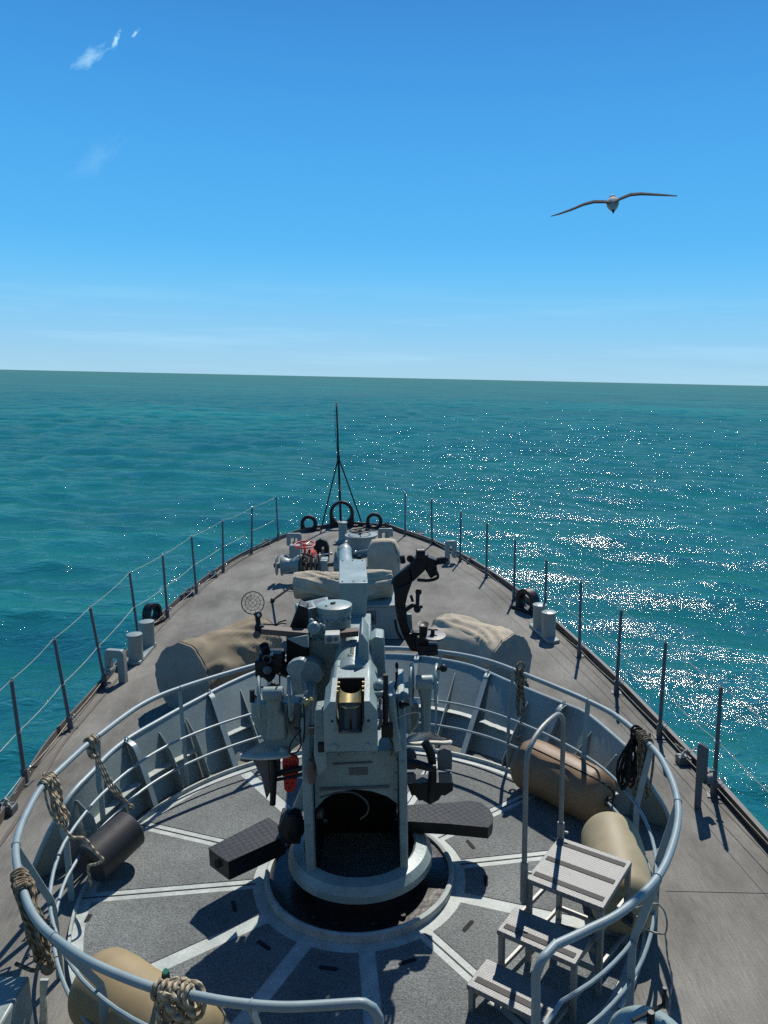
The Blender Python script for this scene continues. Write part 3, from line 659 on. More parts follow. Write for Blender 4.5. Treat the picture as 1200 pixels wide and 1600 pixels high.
def ring_fairlead(px, w, h, hole, base_py, label, z0=0.0, dy=0.0, base=True):
    c = W(px, base_py, 0); c = V(c.x, c.y + dy, 0)
    t = thing('ring_fairlead', c, label, 'fairlead', 'ring fairleads round the bow')
    m = MB(); n_ = 28; d = 0.20; vs = []
    # arched outer outline and round hole, as a thick frame
    out = []; inn = []; d = 0.15
    for k in range(n_):
        a = 2 * PI * k / n_ + PI / 2
        x, z = math.cos(a), math.sin(a)
        oz = z * w / 2 + h - w / 2; ox = x * w / 2
        if z < 0: ox = math.copysign(w / 2, x) if abs(x) > 0.3 else x / 0.3 * w / 2; oz = max(0.0, h - w / 2 - (-z) * 1.6 * (h - w / 2))
        out.append((ox, oz)); inn.append((x * hole, z * hole * 1.02 + h - w / 2))
    for y, e in ((-d / 2, 0.0), (-d / 2, 0.0), (d / 2, 0), (d / 2, 0)): pass
    for y in (-d / 2, d / 2):
        for ox, oz in out: vs.append(c + V(ox, y, oz))
        for ix, iz in inn: vs.append(c + V(ix * 1.12, y, (iz - (h - w / 2)) * 1.12 + h - w / 2))
    for ix, iz in inn: vs.append(c + V(ix, 0, iz))
    fs = []
    for k in range(n_):
        k2 = (k + 1) % n_
        fs += [(k, k2, n_ + k2, n_ + k)[::-1], (2 * n_ + k, 2 * n_ + k2, 3 * n_ + k2, 3 * n_ + k), (k, k2, 2 * n_ + k2, 2 * n_ + k), (n_ + k, n_ + k2, 4 * n_ + k2, 4 * n_ + k)[::-1], (4 * n_ + k, 4 * n_ + k2, 3 * n_ + k2, 3 * n_ + k)[::-1]]
    m.add(vs, fs); m.build('frame', 'black', t, angle=50)
    m = MB(); m.box(c + V(0, 0, 0.03), (w * 1.35, d * 1.5, 0.06)); m.build('foot_plate', 'black', t, bevel=0.01)
    return t
ring_fairlead(534.5, 0.66, 0.72, 0.235, 823, 'tall black ring fairlead at the very bow under the jackstaff')
f1 = ring_fairlead(483, 0.44, 0.42, 0.12, 829, 'small black ring fairlead left of the jackstaff'); 
f2 = ring_fairlead(585, 0.44, 0.42, 0.125, 825, 'small black ring fairlead right of the jackstaff')
f3 = ring_fairlead(239, 0.34, 0.36, 0.11, 975, 'black ring fairlead on the left deck edge ahead of the bollards'); f3.rotation_euler = (0, 0, R(70))
f4 = ring_fairlead(824, 0.44, 0.40, 0.13, 955, 'black ring fairlead on the right deck edge ahead of the bollards'); f4.rotation_euler = (0, 0, R(-58))

# single bollard post at the bow
p = W(536, 846, 0); t = thing('bollard', p, 'single grey mushroom post standing between the bow windlass and ring fairlead', 'bollard')
m = MB(); m.lathe([(0.12, 0), (0.11, 0.02), (0.105, 0.44), (0.12, 0.46), (0.12, 0.49), (0.06, 0.505), (0.0, 0.51)], p, n=24); m.build('post', 'grey_paint', t)
m = MB(); m.lathe([(0.20, 0), (0.20, 0.03), (0.12, 0.05)], p, n=20); m.build('foot', 'grey_paint', t)
def bollards(a, b, r, h, label):
    pa, pb = W(*a, 0), W(*b, 0); c = (pa + pb) / 2; t = thing('double_bollard', c, label, 'bollard', 'twin mooring bollards')
    d = (pb - pa).normalized()
    m = MB(); e = [c + d * 0.42 + V(d.y, -d.x, 0) * 0.10, c + d * 0.46, c + d * 0.42 - V(d.y, -d.x, 0) * 0.10, c - d * 0.42 - V(d.y, -d.x, 0) * 0.10, c - d * 0.46, c - d * 0.42 + V(d.y, -d.x, 0) * 0.10]
    m.prism([x * 1 for x in e], V(0, 0, 0.05)); m.build('base_plate', 'grey_paint', t, bevel=0.012)
    for x in (pa, pb):
        m = MB(); m.lathe([(r * 1.05, 0.04), (r, 0.07), (r, h - 0.05), (r * 1.07, h - 0.03), (r * 1.07, h), (r * 0.6, h + 0.012), (0, h + 0.015)], x, n=28); m.build('post', 'grey_paint', t)
    return t
bollards((213, 1034), (232, 1012), 0.105, 0.42, 'pair of grey bollards on the left deck edge')
bollards((843, 985), (857, 998), 0.105, 0.43, 'pair of grey bollards on the right deck edge')
def gallows(px, py, rot, h, wdt, label, boss=True):
    c = W(px, py, 0); t = thing('awning_bracket', c, label, 'bracket', 'hooked steel brackets on the deck')
    rt = Matrix.Rotation(rot, 3, 'Z')
    def g(x, z, y=0): return c + rt @ V(x, y, z)
    # inverted hook: long leg, rounded top, short drop leg
    outl = [g(-0.05, 0), g(-0.05, h - 0.06), g(-0.02, h), g(wdt - 0.03, h), g(wdt, h - 0.05), g(wdt, h * 0.42), g(wdt - 0.09, h * 0.42), g(wdt - 0.09, h - 0.11), g(0.05, h - 0.11), g(0.05, 0)]
    m = MB(); m.prism([x - rt @ V(0, 0.045, 0) for x in outl], rt @ V(0, 0.09, 0)); m.build('hook_frame', 'grey_paint', t, bevel=0.012)
    if boss:
        m = MB(); m.cyl(g(wdt - 0.045, h * 0.36, -0.07), g(wdt - 0.045, h * 0.36, 0.07), 0.06, 16); m.build('roller', 'grey_paint', t)
        m = MB(); m.cyl(g(wdt - 0.045, h * 0.36, -0.10), g(wdt - 0.045, h * 0.36, 0.10), 0.015, 8); m.build('pin', 'steel', t)
    return t
gallows(193, 1066, R(168), 0.46, 0.24, 'grey hooked bracket with roller beside the left bollards')
gallows(699, 880, R(8), 0.50, 0.20, 'grey hooked bracket on the right deck edge near the bow')
gallows(469, 866, R(176), 0.50, 0.30, 'grey hooked bracket left of the bow windlass', False)
gallows(594, 848, R(0), 0.36, 0.32, 'grey hooked bracket right of the bow hatch', False)
c = W(1089, 1262, 0); t = thing('awning_bracket', c, 'grey flat-headed bracket beside the nearest right stanchion', 'bracket', 'hooked steel brackets on the deck')
m = MB(); m.prism([c + V(x, -0.02, z) for x, z in ((-0.035, 0), (-0.035, 0.62), (-0.02, 0.65), (0.06, 0.60), (0.07, 0.58), (0.07, 0.30), (0.03, 0.26), (0.03, 0.0))], V(0.02, 0.05, 0)); m.build('plate', 'stanchion_paint', t, bevel=0.006)
m = MB(); m.cyl(c + V(0.05, 0.0, 0.28), c + V(0.12, 0.02, 0.28), 0.045, 14); m.cyl(c + V(0.10, 0.0, 0.36), c + V(0.15, 0.02, 0.36), 0.012, 8); m.build('roller', 'stanchion_paint', t)
for px, py, lab in ((461, 862, 'small capped vent left of the red handwheel at the bow'), (605, 846, 'small capped vent right of the bow hatch')):
    p = W(px, py, 0); t = thing('deck_vent', p, lab, 'vent', 'small capped vents at the bow')
    m = MB(); m.cyl(p, p + V(0, 0, 0.26), 0.07, 16, 0.05); m.build('body', 'grey_paint', t)
    m = MB(); m.cyl(p + V(0, 0, 0.26), p + V(0, 0, 0.42), 0.015, 8); m.ring(p + V(0, 0, 0.45), 0.08, 0.010, n=18, m=6); m.tube([p + V(-.08, 0, .45), p + V(.08, 0, .45)], 0.008, 6); m.build('handwheel', 'black', t)
# cylindrical hatch with handwheel
p = W(565, 862, 0); h = 0.36; hz = thing('capstan_drum', p, 'round grey steel drum with a black handwheel on its lid at the bow', 'hatch')
m = MB(); m.lathe([(0.33, 0), (0.33, h), (0.38, h + 0.01), (0.38, h + 0.05), (0.2, h + 0.06), (0, h + 0.065)], p, n=36); m.build('drum', 'grey_paint', hz)
def handwheel(c, Rr, r, axis, mt, parent, spokes=5, name='handwheel', hub=0.12):
    ax = Vector(axis).normalized(); u = ax.orthogonal().normalized(); w = ax.cross(u); c = Vector(c)
    m = MB(); m.ring(c, Rr, r, ax, 32, 8)
    for k in range(spokes):
        a = 2 * PI * k / spokes + 0.3; m.tube([c - ax * Rr * 0.1, c + (u * math.cos(a) + w * math.sin(a)) * Rr], r * 0.7, 6)
    m.cyl(c - ax * Rr * 0.25, c + ax * Rr * 0.1, Rr * hub * 1.3, 12)
    return m.build(name, mt, parent)
hw = handwheel(p + V(-0.02, 0, h + 0.14), 0.25, 0.016, V(0, 0, 1), 'black', hz)
m = MB(); m.cyl(p + V(-0.02, 0, h + 0.05), p + V(-0.02, 0, h + 0.15), 0.03, 10); m.build('spindle', 'black', hz)

# windlass --------------------------------------------------------------
wy = W(480, 910, 0).y
wc = V(W(478, 912, 0).x, wy, 0)
wl = thing('windlass', wc, 'grey anchor windlass with rusty chain wheels and a red handwheel left of the gun barrel', 'windlass')
zc = 0.36
def wx(px): return PY(px, 890, wy).x
x0, x1 = wx(434), wx(470)
m = MB()
m.lathe([(0.20, 0), (0.20, 0.02), (0.06, 0.025), (0.06, 0.09), (0.21, 0.10), (0.21, 0.12), (0.17, 0.15), (0.13, 0.25), (0.13, 0.33), (0.17, 0.40), (0.20, 0.43), (0.20, 0.46)], V(wx(432), wy, zc), V(1, 0, 0), 28)
m.build('warping_drum', 'grey_paint', wl)
for i, (a, rr_, th2, mt) in enumerate(((470, 0.24, 0.05, 'gunmetal'), (478, 0.20, 0.035, 'toe_plate'), (485, 0.25, 0.035, 'gunmetal'), (492, 0.20, 0.04, 'toe_plate'), (499, 0.24, 0.03, 'gunmetal'))):
    x = wx(a); m = MB(); m.lathe([(0.05, 0), (rr_ - 0.02, 0), (rr_, 0.01), (rr_, th2), (rr_ - 0.03, th2 + 0.01), (0.05, th2 + 0.01)], V(x, wy, zc), V(1, 0, 0), 24); m.build('chain_wheel', mt, wl)
m = MB(); xs, xe = wx(476), wx(496)
for k in range(16):
    a = R(-30 + k * 15); c_ = V(xs + 0.02 + 0.08 * (k % 2) * 0.4, wy - 0.23 * math.cos(a), zc + 0.23 * math.sin(a)); m.ring(c_, 0.035, 0.014, V(1, 0, 0) if k % 2 else V(0, math.cos(a), math.sin(a)), 10, 6)
m.build('anchor_chain', 'brown_bar', wl)
m = MB(); m.box(V(wx(507), wy, 0.24), (0.15, 0.36, 0.48)); m.box(V(wx(486), wy + 0.05, 0.05), (0.7, 0.6, 0.1)); m.build('gear_case', 'grey_paint', wl, bevel=0.02)
m = MB(); m.cyl(V(wx(428), wy, zc), V(wx(560), wy, zc), 0.045, 16); m.build('shaft', 'gunmetal', wl)
m = MB(); m.ring(V(wx(528), wy, zc), 0.24, 0.035, V(1, 0.25, 0), 28, 8); m.cyl(V(wx(522), wy, zc), V(wx(532), wy, zc), 0.15, 20); m.build('brake_drum', 'grey_paint', wl)
rw = PY(476, 851, wy + 0.1); handwheel(rw, 0.20, 0.016, V(0, -0.15, 1), 'red_paint', wl)
m = MB(); m.cyl(V(rw.x, rw.y, 0.5), rw, 0.022, 10); m.build('spindle', 'red_paint', wl)
rw2 = PY(487, 866, wy + 0.15); m = MB(); m.lathe([(0.0, 0), (0.09, 0.0), (0.11, 0.02), (0.10, 0.05), (0.0, 0.06)], rw2, V(0.3, -0.6, 0.7), 20); m.build('brake_knob', 'red_paint', wl)
m = MB(); q0 = PY(490, 868, wy); q1 = PY(517, 865, wy); m.tube([q0, q1], 0.014, 8); m.ball(q1, 0.03); m.build('brake_lever', 'steel', wl)
# dark upright guide and grey hopper behind the windlass
p = W(503, 880, 0); t = thing('chain_stopper', p, 'dark round-topped chain stopper just ahead of the windlass', 'chain stopper')
m = MB(); m.prism([p + V(x, -0.06, z) for x, z in ((-0.16, 0), (-0.17, 0.36), (-0.12, 0.5), (0.0, 0.56), (0.12, 0.5), (0.17, 0.36), (0.16, 0))], V(0, 0.14, 0)); m.build('cheek_plate', 'black', t, bevel=0.01)
m = MB(); m.box(p + V(0.05, -0.22, 0.2), (0.05, 0.25, 0.4)); m.build('web', 'gunmetal', t, bevel=0.008)
p = W(462, 888, 0); t = thing('vent_trunk', p, 'plain grey upright box trunk behind the left warping drum', 'vent')
m = MB(); m.box(p + V(0, 0, 0.26), (0.26, 0.2, 0.52), taper=0.85); m.build('trunk', 'grey_paint', t, bevel=0.015)
p = W(584, 885, 0); t = thing('small_winch', p, 'small steel winch lever block just right of the gun muzzle', 'winch')
m = MB(); m.box(p + V(0, 0, 0.2), (0.22, 0.25, 0.4)); m.build('block', 'stanchion_paint', t, bevel=0.02)
m = MB(); m.tube([p + V(-0.38, -0.08, 0.34), p + V(0.12, -0.08, 0.42)], 0.016, 8); m.ball(p + V(-0.38, -0.08, 0.34), 0.035); m.ball(p + V(0.1, -0.1, 0.5), 0.05); m.build('lever', 'steel', t)
m = MB(); m.cyl(p + V(-0.3, -0.15, 0.0), p + V(-0.3, -0.15, 0.28), 0.05, 12); m.build('lever_post', 'black', t)

# ------------------------------------------------------------------ canvas covers
def canvas_roll(name, p0, p1, r0, r1, mt, label, cat, seed, amp=0.03, sq=0.9, flat_end=True, endmat=None, group=None, skirt=0.0, nring=44, nseg=72):
    p0, p1 = Vector(p0), Vector(p1); ax = (p1 - p0); Lx = ax.length; ax.normalize(); up = V(0, 0, 1); sd = ax.cross(up).normalized(); up = sd.cross(ax)
    t = thing(name, V(p0.x, p0.y, 0), label, cat, group); m = MB(); vs = []
    for i in range(nring + 1):
        s = i / nring; r_ = r0 + (r1 - r0) * s
        fold = 0.25 * math.sin(s * PI * 2 + seed)
        for k in range(nseg):
            a = 2 * PI * k / nseg; d = sd * math.cos(a) + up * math.sin(a) * sq
            n1 = noise.noise(V(s * Lx * 1.6 + seed, math.cos(a) * 1.0, math.sin(a) * 1.0)) * amp * 3.4
            aa = a + s * 1.1 + 0.4 * math.sin(s * 4 + seed); n2 = noise.noise(V(s * Lx * 1.1 + seed * 3, math.cos(aa) * 2.6, math.sin(aa) * 2.6)); n2 = max(-0.5, 1 - abs(n2) * 5.0) * amp * 1.0
            n3 = noise.noise(V(s * Lx * 5 + seed, math.cos(a) * 5, math.sin(a) * 5)) * amp * 0.35
            edge = min(1, min(s, 1 - s) * 10)
            q = p0 + ax * (Lx * s) + d * (r_ + (n1 + n2 + n3) * (0.6 + 0.4 * edge))
            if skirt and math.sin(a) < -0.2: q.z = min(q.z, q.z - skirt * (-(math.sin(a)) - 0.2))
            q.z = max(q.z, 0.005); vs.append(q)
    fs = [(i * nseg + k, i * nseg + (k + 1) % nseg, (i + 1) * nseg + (k + 1) % nseg, (i + 1) * nseg + k) for i in range(nring) for k in range(nseg)]
    m.add(vs, fs)
    m.build('canvas_cover', mt, t, angle=180)
    for sfr in (0.03, 0.97):      # hemmed seams round the cover
        i_ = int(round(sfr * nring)); mm = MB(); cen_ = sum((vs[i_ * nseg + k] for k in range(nseg)), V(0, 0, 0)) / nseg
        mm.tube([cen_ + (vs[i_ * nseg + k] - cen_) * 1.004 for k in range(nseg)], 0.007, 5, closed=True); mm.build('seam', mt, t)
    for s, i0, nm in ((-1, 0, 'end_panel'), (1, nring * nseg, 'end_panel')):
        cc = sum((vs[i0 + k] for k in range(nseg)), V(0, 0, 0)) / nseg + ax * s * 0.015
        mm = MB(); ringv = [vs[i0 + k] for k in range(nseg)]; mid = [cc.lerp(x, 0.55) + ax * s * (0.01 + 0.02 * noise.noise(x * 5)) for x in ringv]
        vv = ringv + mid + [cc]
        ff = [(k, (k + 1) % nseg, nseg + (k + 1) % nseg, nseg + k) for k in range(nseg)] + [(nseg + k, nseg + (k + 1) % nseg, 2 * nseg) for k in range(nseg)]
        if s > 0: ff = [f[::-1] for f in ff]
        mm.add(vv, ff); mm.build(nm, endmat or mt, t, angle=180)
    return t
# left: big reel, its end disc facing the camera
a0 = W(284, 1060, 0.42); a1 = W(400, 1010, 0.36)
lr = canvas_roll('covered_cable_reel', a0 + V(-0.0, 0.0, 0), a1 + V(0.06, 0.2, 0), 0.43, 0.33, 'canvas_brown', 'brown canvas covered reel outside the shield on the left', 'covered reel', 3.1, amp=0.027, sq=1.0, endmat='canvas_grey', skirt=0.1)
pp = W(300, 1100, 0); m = MB(); m.beam(pp + V(-0.08, 0.1, 0), pp + V(0.02, 0.12, 0.42), 0.03, 0.03); m.beam(pp + V(0.14, 0.1, 0), pp + V(0.02, 0.12, 0.42), 0.03, 0.03); m.build('reel_stand', 'black', lr)
# right
b0 = W(692, 998, 0.32); b1 = W(796, 1035, 0.34)
canvas_roll('covered_cable_reel', b0, b1 + V(0.03, -0.02, 0), 0.35, 0.375, 'canvas', 'pale tan canvas covered reel outside the shield on the right', 'covered reel', 8.3, amp=0.026, sq=1.0, endmat='canvas_grey', skirt=0.15)
# centre: winch under canvas on a grey cabinet
wy2 = W(600, 1000, 0).y
cab = thing('winch_cabinet', V(-0.2, wy2, 0), 'grey steel winch cabinet behind the gun barrel with canvas roll on top', 'cabinet')
xl, xr = PY(470, 960, wy2).x, PY(633, 960, wy2).x
m = MB(); m.box(V((xl + xr) / 2, wy2 + 0.35, 0.27), (xr - xl, 0.7, 0.54)); m.build('body', 'grey_paint', cab, bevel=0.02)
m = MB(); m.box(V((xl + xr) / 2, wy2 + 0.34, 0.555), (xr - xl + 0.05, 0.76, 0.03)); m.build('lid', 'grey_paint', cab, bevel=0.008)
c_ = PY(579, 965, wy2); m = MB(); m.box(c_ + V(0, 0, 0), (0.17, 0.02, 0.22)); m.build('hatch_door', 'stanchion_paint', cab, bevel=0.02)
m = MB(); m.ball(c_ + V(0, -0.04, 0.02), 0.03); m.tube([c_ + V(-0.05, -0.03, 0.0), c_ + V(0.05, -0.03, -0.03)], 0.012, 6); m.build('hatch_handle', 'black', cab)
r0_, r1_ = PY(461, 925, wy2 + 0.35), PY(613, 922, wy2 + 0.35)
zz = r0_.z
canvas_roll('canvas_roll', V(r0_.x, wy2 + 0.35, 0.78), V(r1_.x, wy2 + 0.35, 0.80), 0.21, 0.21, 'canvas', 'light canvas covered roll lying across the winch cabinet under the gun barrel', 'canvas cover', 5.5, amp=0.025, sq=0.95)
# canvas hooded box near the bow
hb = W(600, 898, 0); t = thing('canvas_hood', hb, 'upright canvas hooded locker with a bright top right of the gun muzzle', 'covered locker')
m = MB(); vs = []; nz_ = 10; cs = 40
for i in range(nz_ + 1):
    s = i / nz_; z = 0.72 * s; wdx = 0.33 - 0.09 * max(0, s - 0.72) / 0.28; wdy = 0.26 - 0.1 * max(0, s - 0.6) / 0.4
    for k in range(cs):
        a = 2 * PI * k / cs; cx_, cy_ = math.cos(a), math.sin(a); e = 6.0
        f_ = (abs(cx_) ** e + abs(cy_) ** e) ** (-1 / e)
        nn = 0.018 * noise.noise(V(cx_ * 2.5, cy_ * 2.5, s * 3))
        vs.append(hb + V(cx_ * f_ * (wdx + nn), cy_ * f_ * (wdy + nn), z))
top = [hb + (v - hb) * 0.55 for v in vs[-cs:]]
for v in top: v.z = hb.z + 0.75
m.add(vs + top + [hb + V(0, 0, 0.755)], [(i * cs + k, i * cs + (k + 1) % cs, (i + 1) * cs + (k + 1) % cs, (i + 1) * cs + k) for i in range(nz_ + 1) for k in range(cs)] + [((nz_ + 1) * cs + k, (nz_ + 1) * cs + (k + 1) % cs, (nz_ + 2) * cs) for k in range(cs)])
m.build('canvas_cover', 'canvas', t, angle=50)
m = MB(); m.tube([hb + V(0.27, -0.19, 0.02), hb + V(0.30, -0.24, 0.35), hb + V(0.22, -0.2, 0.7)], 0.006, 6); m.build('lacing', 'rope_dark', t)
# rod lashing left of the canvas roll
q0, q1 = W(426, 938, 0.03), PY(461, 913, wy2 + 0.3)
m = MB(); m.tube([q0, q1], 0.02, 8); m.ball(q0, 0.045); m.build('lashing_strut', 'black', base=q0, label='thin black strut running from the deck up to the canvas roll', cat='strut')

# small cleats with rope at the deck edge
CL = [((416, 851), 'rope-lashed pad eye on the left deck edge nearest the bow'), ((333, 902), 'rope-lashed pad eye between the sixth and seventh left stanchions'), ((296, 931), 'rope-lashed pad eye beside the sixth left stanchion'),
      ((656, 838), 'rope-lashed pad eye on the right deck edge nearest the bow'), ((737, 880), 'rope-lashed pad eye beside the third right stanchion from the bow'), ((1073, 1192), 'rope-lashed pad eye beside the hooked bracket on the right'), ((8, 1270), 'rope-lashed pad eye at the left edge of the picture')]
for (px, py), lab in CL:
    p = W(px, py, 0); t = thing('pad_eye', p, lab, 'deck fitting', 'lashed pad eyes along the deck edge')
    big = 1.0
    m = MB(); m.box(p + V(0, 0, 0.04), (0.2 * big, 0.13 * big, 0.08)); m.build('pad', 'stanchion_paint', t, bevel=0.01)
    m = MB(); s = 1 if px > 600 else -1
    m.tube(cr_spline([p + V(-0.08 * s, -0.05, 0.08), p + V(-0.02 * s, 0, 0.14), p + V(0.05 * s, 0.03, 0.1), p + V(0.12 * s, 0.08, 0.12)], 5), 0.012, 6); m.tube(cr_spline([p + V(-0.10 * s, 0.1, 0.17), p + V(-0.02 * s, 0, 0.12), p + V(0.0 * s, -0.1, 0.06)], 4), 0.009, 6)
    m.build('lashing', 'rope_pale', t)

# ------------------------------------------------------------------ the gun
GY = 5.65
gun = thing('deck_gun', C + V(0, 0, 0.02), 'grey single-barrelled naval gun on a black turntable in the middle of the platform', 'naval gun')
G = gun
m = MB(); m.lathe([(0.0, FZ + 0.001), (0.735, FZ + 0.001), (0.735, 0.045), (0.0, 0.05)], C, n=64); m.build('turntable', 'turntable_black', G)
m = MB(); m.lathe([(0.725, FZ + 0.001), (0.725, 0.07), (0.745, 0.078), (0.765, 0.07), (0.765, FZ + 0.001)], C, n=72); m.build('turntable_ring', 'pale_paint', G)
# low horseshoe base (open to the front), sloping outwards
BC = C + V(0.01, 0.02, 0)
m = MB(); m.lathe([(0.44, 0.16), (0.44, 0.285), (0.455, 0.30), (0.54, 0.28), (0.58, 0.225), (0.582, 0.17), (0.56, 0.16), (0.44, 0.16)], BC, n=64); m.build('base_ring', 'gun_paint', G, angle=25)
m = MB(); m.lathe([(0.50, 0.04), (0.50, 0.165), (0.45, 0.165), (0.45, 0.04)], BC, n=48); m.build('roller_path', 'turntable_black', G)
m = MB()
for a in (-150, -165, 170, 150): m.cyl(BC + radial(a) * 0.66 + V(0, 0, 0.045), BC + radial(a) * 0.66 + V(0, 0, 0.075), 0.022, 8)
m.build('holding_bolt', 'turntable_black', G)
# cheeks
XL0, XL1 = PY(472, 1200, 5.28).x, PY(491, 1200, 5.28).x
XR0, XR1 = PY(621, 1200, 5.28).x, PY(636, 1200, 5.28).x
def ch(x0, x1):
    prof = [(5.36, 0.12), (5.27, 0.55), (5.25, 1.0), (5.30, 1.38), (5.5, 1.62), (5.95, 1.66), (6.10, 1.45), (6.2, 0.9), (6.12, 0.12)]
    m = MB(); m.prism([V(x0, y, z) for y, z in prof], V(x1 - x0, 0, 0)); return m
ch(XL0, XL1 - 0.02).build('cheek', 'gun_paint', G, bevel=0.012); ch(XR0 + 0.01, XR1).build('cheek', 'gun_paint', G, bevel=0.012)
m = MB(); m.box(V((XL0 + XR1) / 2, 6.02, 0.62), (XR0 - XL1 + 0.02, 0.03, 1.1)); m.build('front_plate', 'black', G)  # painted black to deepen the shade in the carriage cavity
m = MB(); m.lathe([(0.438, 0.052), (0.438, 0.28), (0.433, 0.28), (0.433, 0.056), (0.0, 0.056)], C + V(0.01, 0.02, 0), n=48); m.build('well_shade_liner', 'turntable_black', G)  # dark liner, paints the shade inside the well
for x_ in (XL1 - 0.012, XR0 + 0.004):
    m = MB(); m.box(V(x_, 5.68, 0.68), (0.006, 0.62, 1.05)); m.build('inner_shade_lining', 'black', G)  # black sheets that paint shade on the inner cheek faces
Y0 = 5.36
m = MB(); m.prism([PY(x, y, Y0) for x, y in ((490, 1176), (623, 1172), (622, 1258), (605, 1245), (580, 1237), (553, 1234), (528, 1238), (508, 1248), (492, 1266))], V(0, 0.5, 0)); m.build('rear_apron', 'gun_paint', G, bevel=0.008)
m = MB(); a_, b_ = PY(520, 1194, Y0 - 0.006), PY(582, 1191, Y0 - 0.006); m.beam(a_, b_, 0.012, 0.012); m.beam(a_ + V(-0.1, 0, -0.2), b_ + V(0.12, 0, -0.2), 0.012, 0.02); m.build('apron_rib', 'stanchion_paint', G)
# loose hose inside and round drum at left inside
m = MB(); m.tube(cr_spline([PY(x, y, 5.30) for x, y in ((500, 1246), (530, 1238), (556, 1240), (574, 1255), (574, 1270), (563, 1280))], 6), 0.007, 6); m.build('hose', 'gunmetal', G)
p = PY(500, 1270, 5.4); m = MB(); m.cyl(p + V(-0.02, 0, 0), p + V(0.025, -0.01, 0), 0.045, 16); m.build('grease_cup', 'gunmetal', G)
# cradle & receiver along the slightly elevated bore axis
AX0 = PY(546, 1118, 4.95); ELV = R(4.3); axd = V(-0.012, math.cos(ELV), math.sin(ELV)).normalized()
def A_(y, dx=0.0, dz=0.0):
    t = (y - AX0.y) / axd.y; p = AX0 + axd * t; return p + V(dx, 0, dz)
zax = AX0.z
# breech block with U-shaped loading notch open at the top and rear
bx = AX0.x + 0.005; zT, zB = PY(546, 1096, 4.95).z, PY(546, 1174, 4.95).z
hwid = (PY(591, 1130, 4.95).x - PY(507, 1130, 4.95).x) / 2; nw = 0.098; ncz = PY(546, 1122, 4.95).z
U = [(-nw, zT)] + [(nw * math.cos(a), ncz + nw * 1.12 * math.sin(a)) for a in [PI + PI * k / 12 for k in range(13)]] + [(nw, zT)]
outer = [(hwid - 0.05, zT), (hwid, zT - 0.07), (hwid, zB + 0.0), (-hwid, zB + 0.0), (-hwid, zT - 0.07), (-hwid + 0.05, zT)]
prof = U + outer
def secP(y, dz): return [V(bx + x, y, z + dz) for x, z in prof]
m = MB(); nP = len(prof); s0, s1 = secP(4.95, 0.0), secP(5.24, 0.055)
m.add(s0 + s1, [(i, (i + 1) % nP, nP + (i + 1) % nP, nP + i) for i in range(nP)])
# end face: split into strips (left wall, floor under the notch, right wall)
for base_, flip in ((0, False), (nP, True)):
    nU = len(U); li = [base_ + i for i in range(nU)]; o_ = [base_ + nU + i for i in range(6)]
    half_ = nU // 2
    rightp = li[half_:] + [o_[0], o_[1], o_[2]]; leftp = li[:half_ + 1] + [o_[3], o_[4], o_[5]]
    rp2 = rightp; lp2 = [li[0]] + li[1:half_ + 1] + [o_[3], o_[4], o_[5]]
    bot = [li[half_], o_[2], o_[3]]
    for f in (rp2, lp2, bot): m.f.append(tuple(f[::-1]) if not flip else tuple(f))
m.build('breech_housing', 'gun_paint', G, angle=30)
m = MB(); m.prism([V(bx + x, 5.235, z + 0.05) for x, z in U], V(0, 0.02, 0)); m.build('bore_mouth', 'dark_void', G)
# inner liner of the notch: brass tray and dark extractor
def tray(r, y0, y1, z0, z1, mt, nm, a0=PI * 1.0, a1=2 * PI, th=0.006):
    m = MB(); k = 20; vs = []
    for y, z in ((y0, z0), (y1, z1)):
        for j in range(k + 1):
            a = a0 + (a1 - a0) * j / k; vs.append(V(bx + r * math.cos(a), y, z + r * math.sin(a)))
        for j in range(k + 1):
            a = a0 + (a1 - a0) * j / k; vs.append(V(bx + (r - th) * math.cos(a), y, z + (r - th) * math.sin(a)))
    K = k + 1; fs = []
    for j in range(k): fs += [(j, j + 1, 2 * K + j + 1, 2 * K + j), (K + j + 1, K + j, 3 * K + j, 3 * K + j + 1), (j + 1, j, K + j, K + j + 1), (2 * K + j, 2 * K + j + 1, 3 * K + j + 1, 3 * K + j)]
    m.add(vs, fs); return m.build(nm, mt, G)
m = MB(); zlo = PY(546, 1146, 4.985).z

def trough(y0, z0, y1, z1, r, mt, nm, th=0.008, close=False):
    m = MB(); k = 20; vs = []; dd_ = V(0, y1 - y0, z1 - z0).normalized(); nn_ = V(0, -dd_.z, dd_.y)
    for (y, z) in ((y0, z0), (y1, z1)):
        for rr_ in (r, r - th):
            for j in range(k + 1):
                a = PI + PI * j / k; vs.append(V(bx + rr_ * math.cos(a), y, z) + nn_ * (rr_ * math.sin(a)))
    K = k + 1; fs = []
    for j in range(k): fs += [(j, j + 1, 2 * K + j + 1, 2 * K + j), (K + j + 1, K + j, 3 * K + j, 3 * K + j + 1), (j + 1, j, K + j, K + j + 1), (2 * K + j, 2 * K + j + 1, 3 * K + j + 1, 3 * K + j)]
    m.add(vs, fs)
    if close:
        e = V(0, y0, z0) ; cap = [v for v in vs[:K]]; m.prism(cap, dd_ * 0.01)
    return m.build(nm, mt, G, angle=40)
zA_, zB_, zC_ = PY(546, 1147, 4.965).z, PY(546, 1105, 5.03).z, PY(546, 1084, 5.13).z
trough(4.965 - 0.06, zA_ + 0.035, 5.03 - 0.05, zB_ + 0.055, 0.080, 'gunmetal', 'loading_tray', close=True)
trough(5.03 - 0.045, zB_ + 0.058, 5.13 - 0.03, zC_ + 0.065, 0.083, 'brass', 'brass_collar')
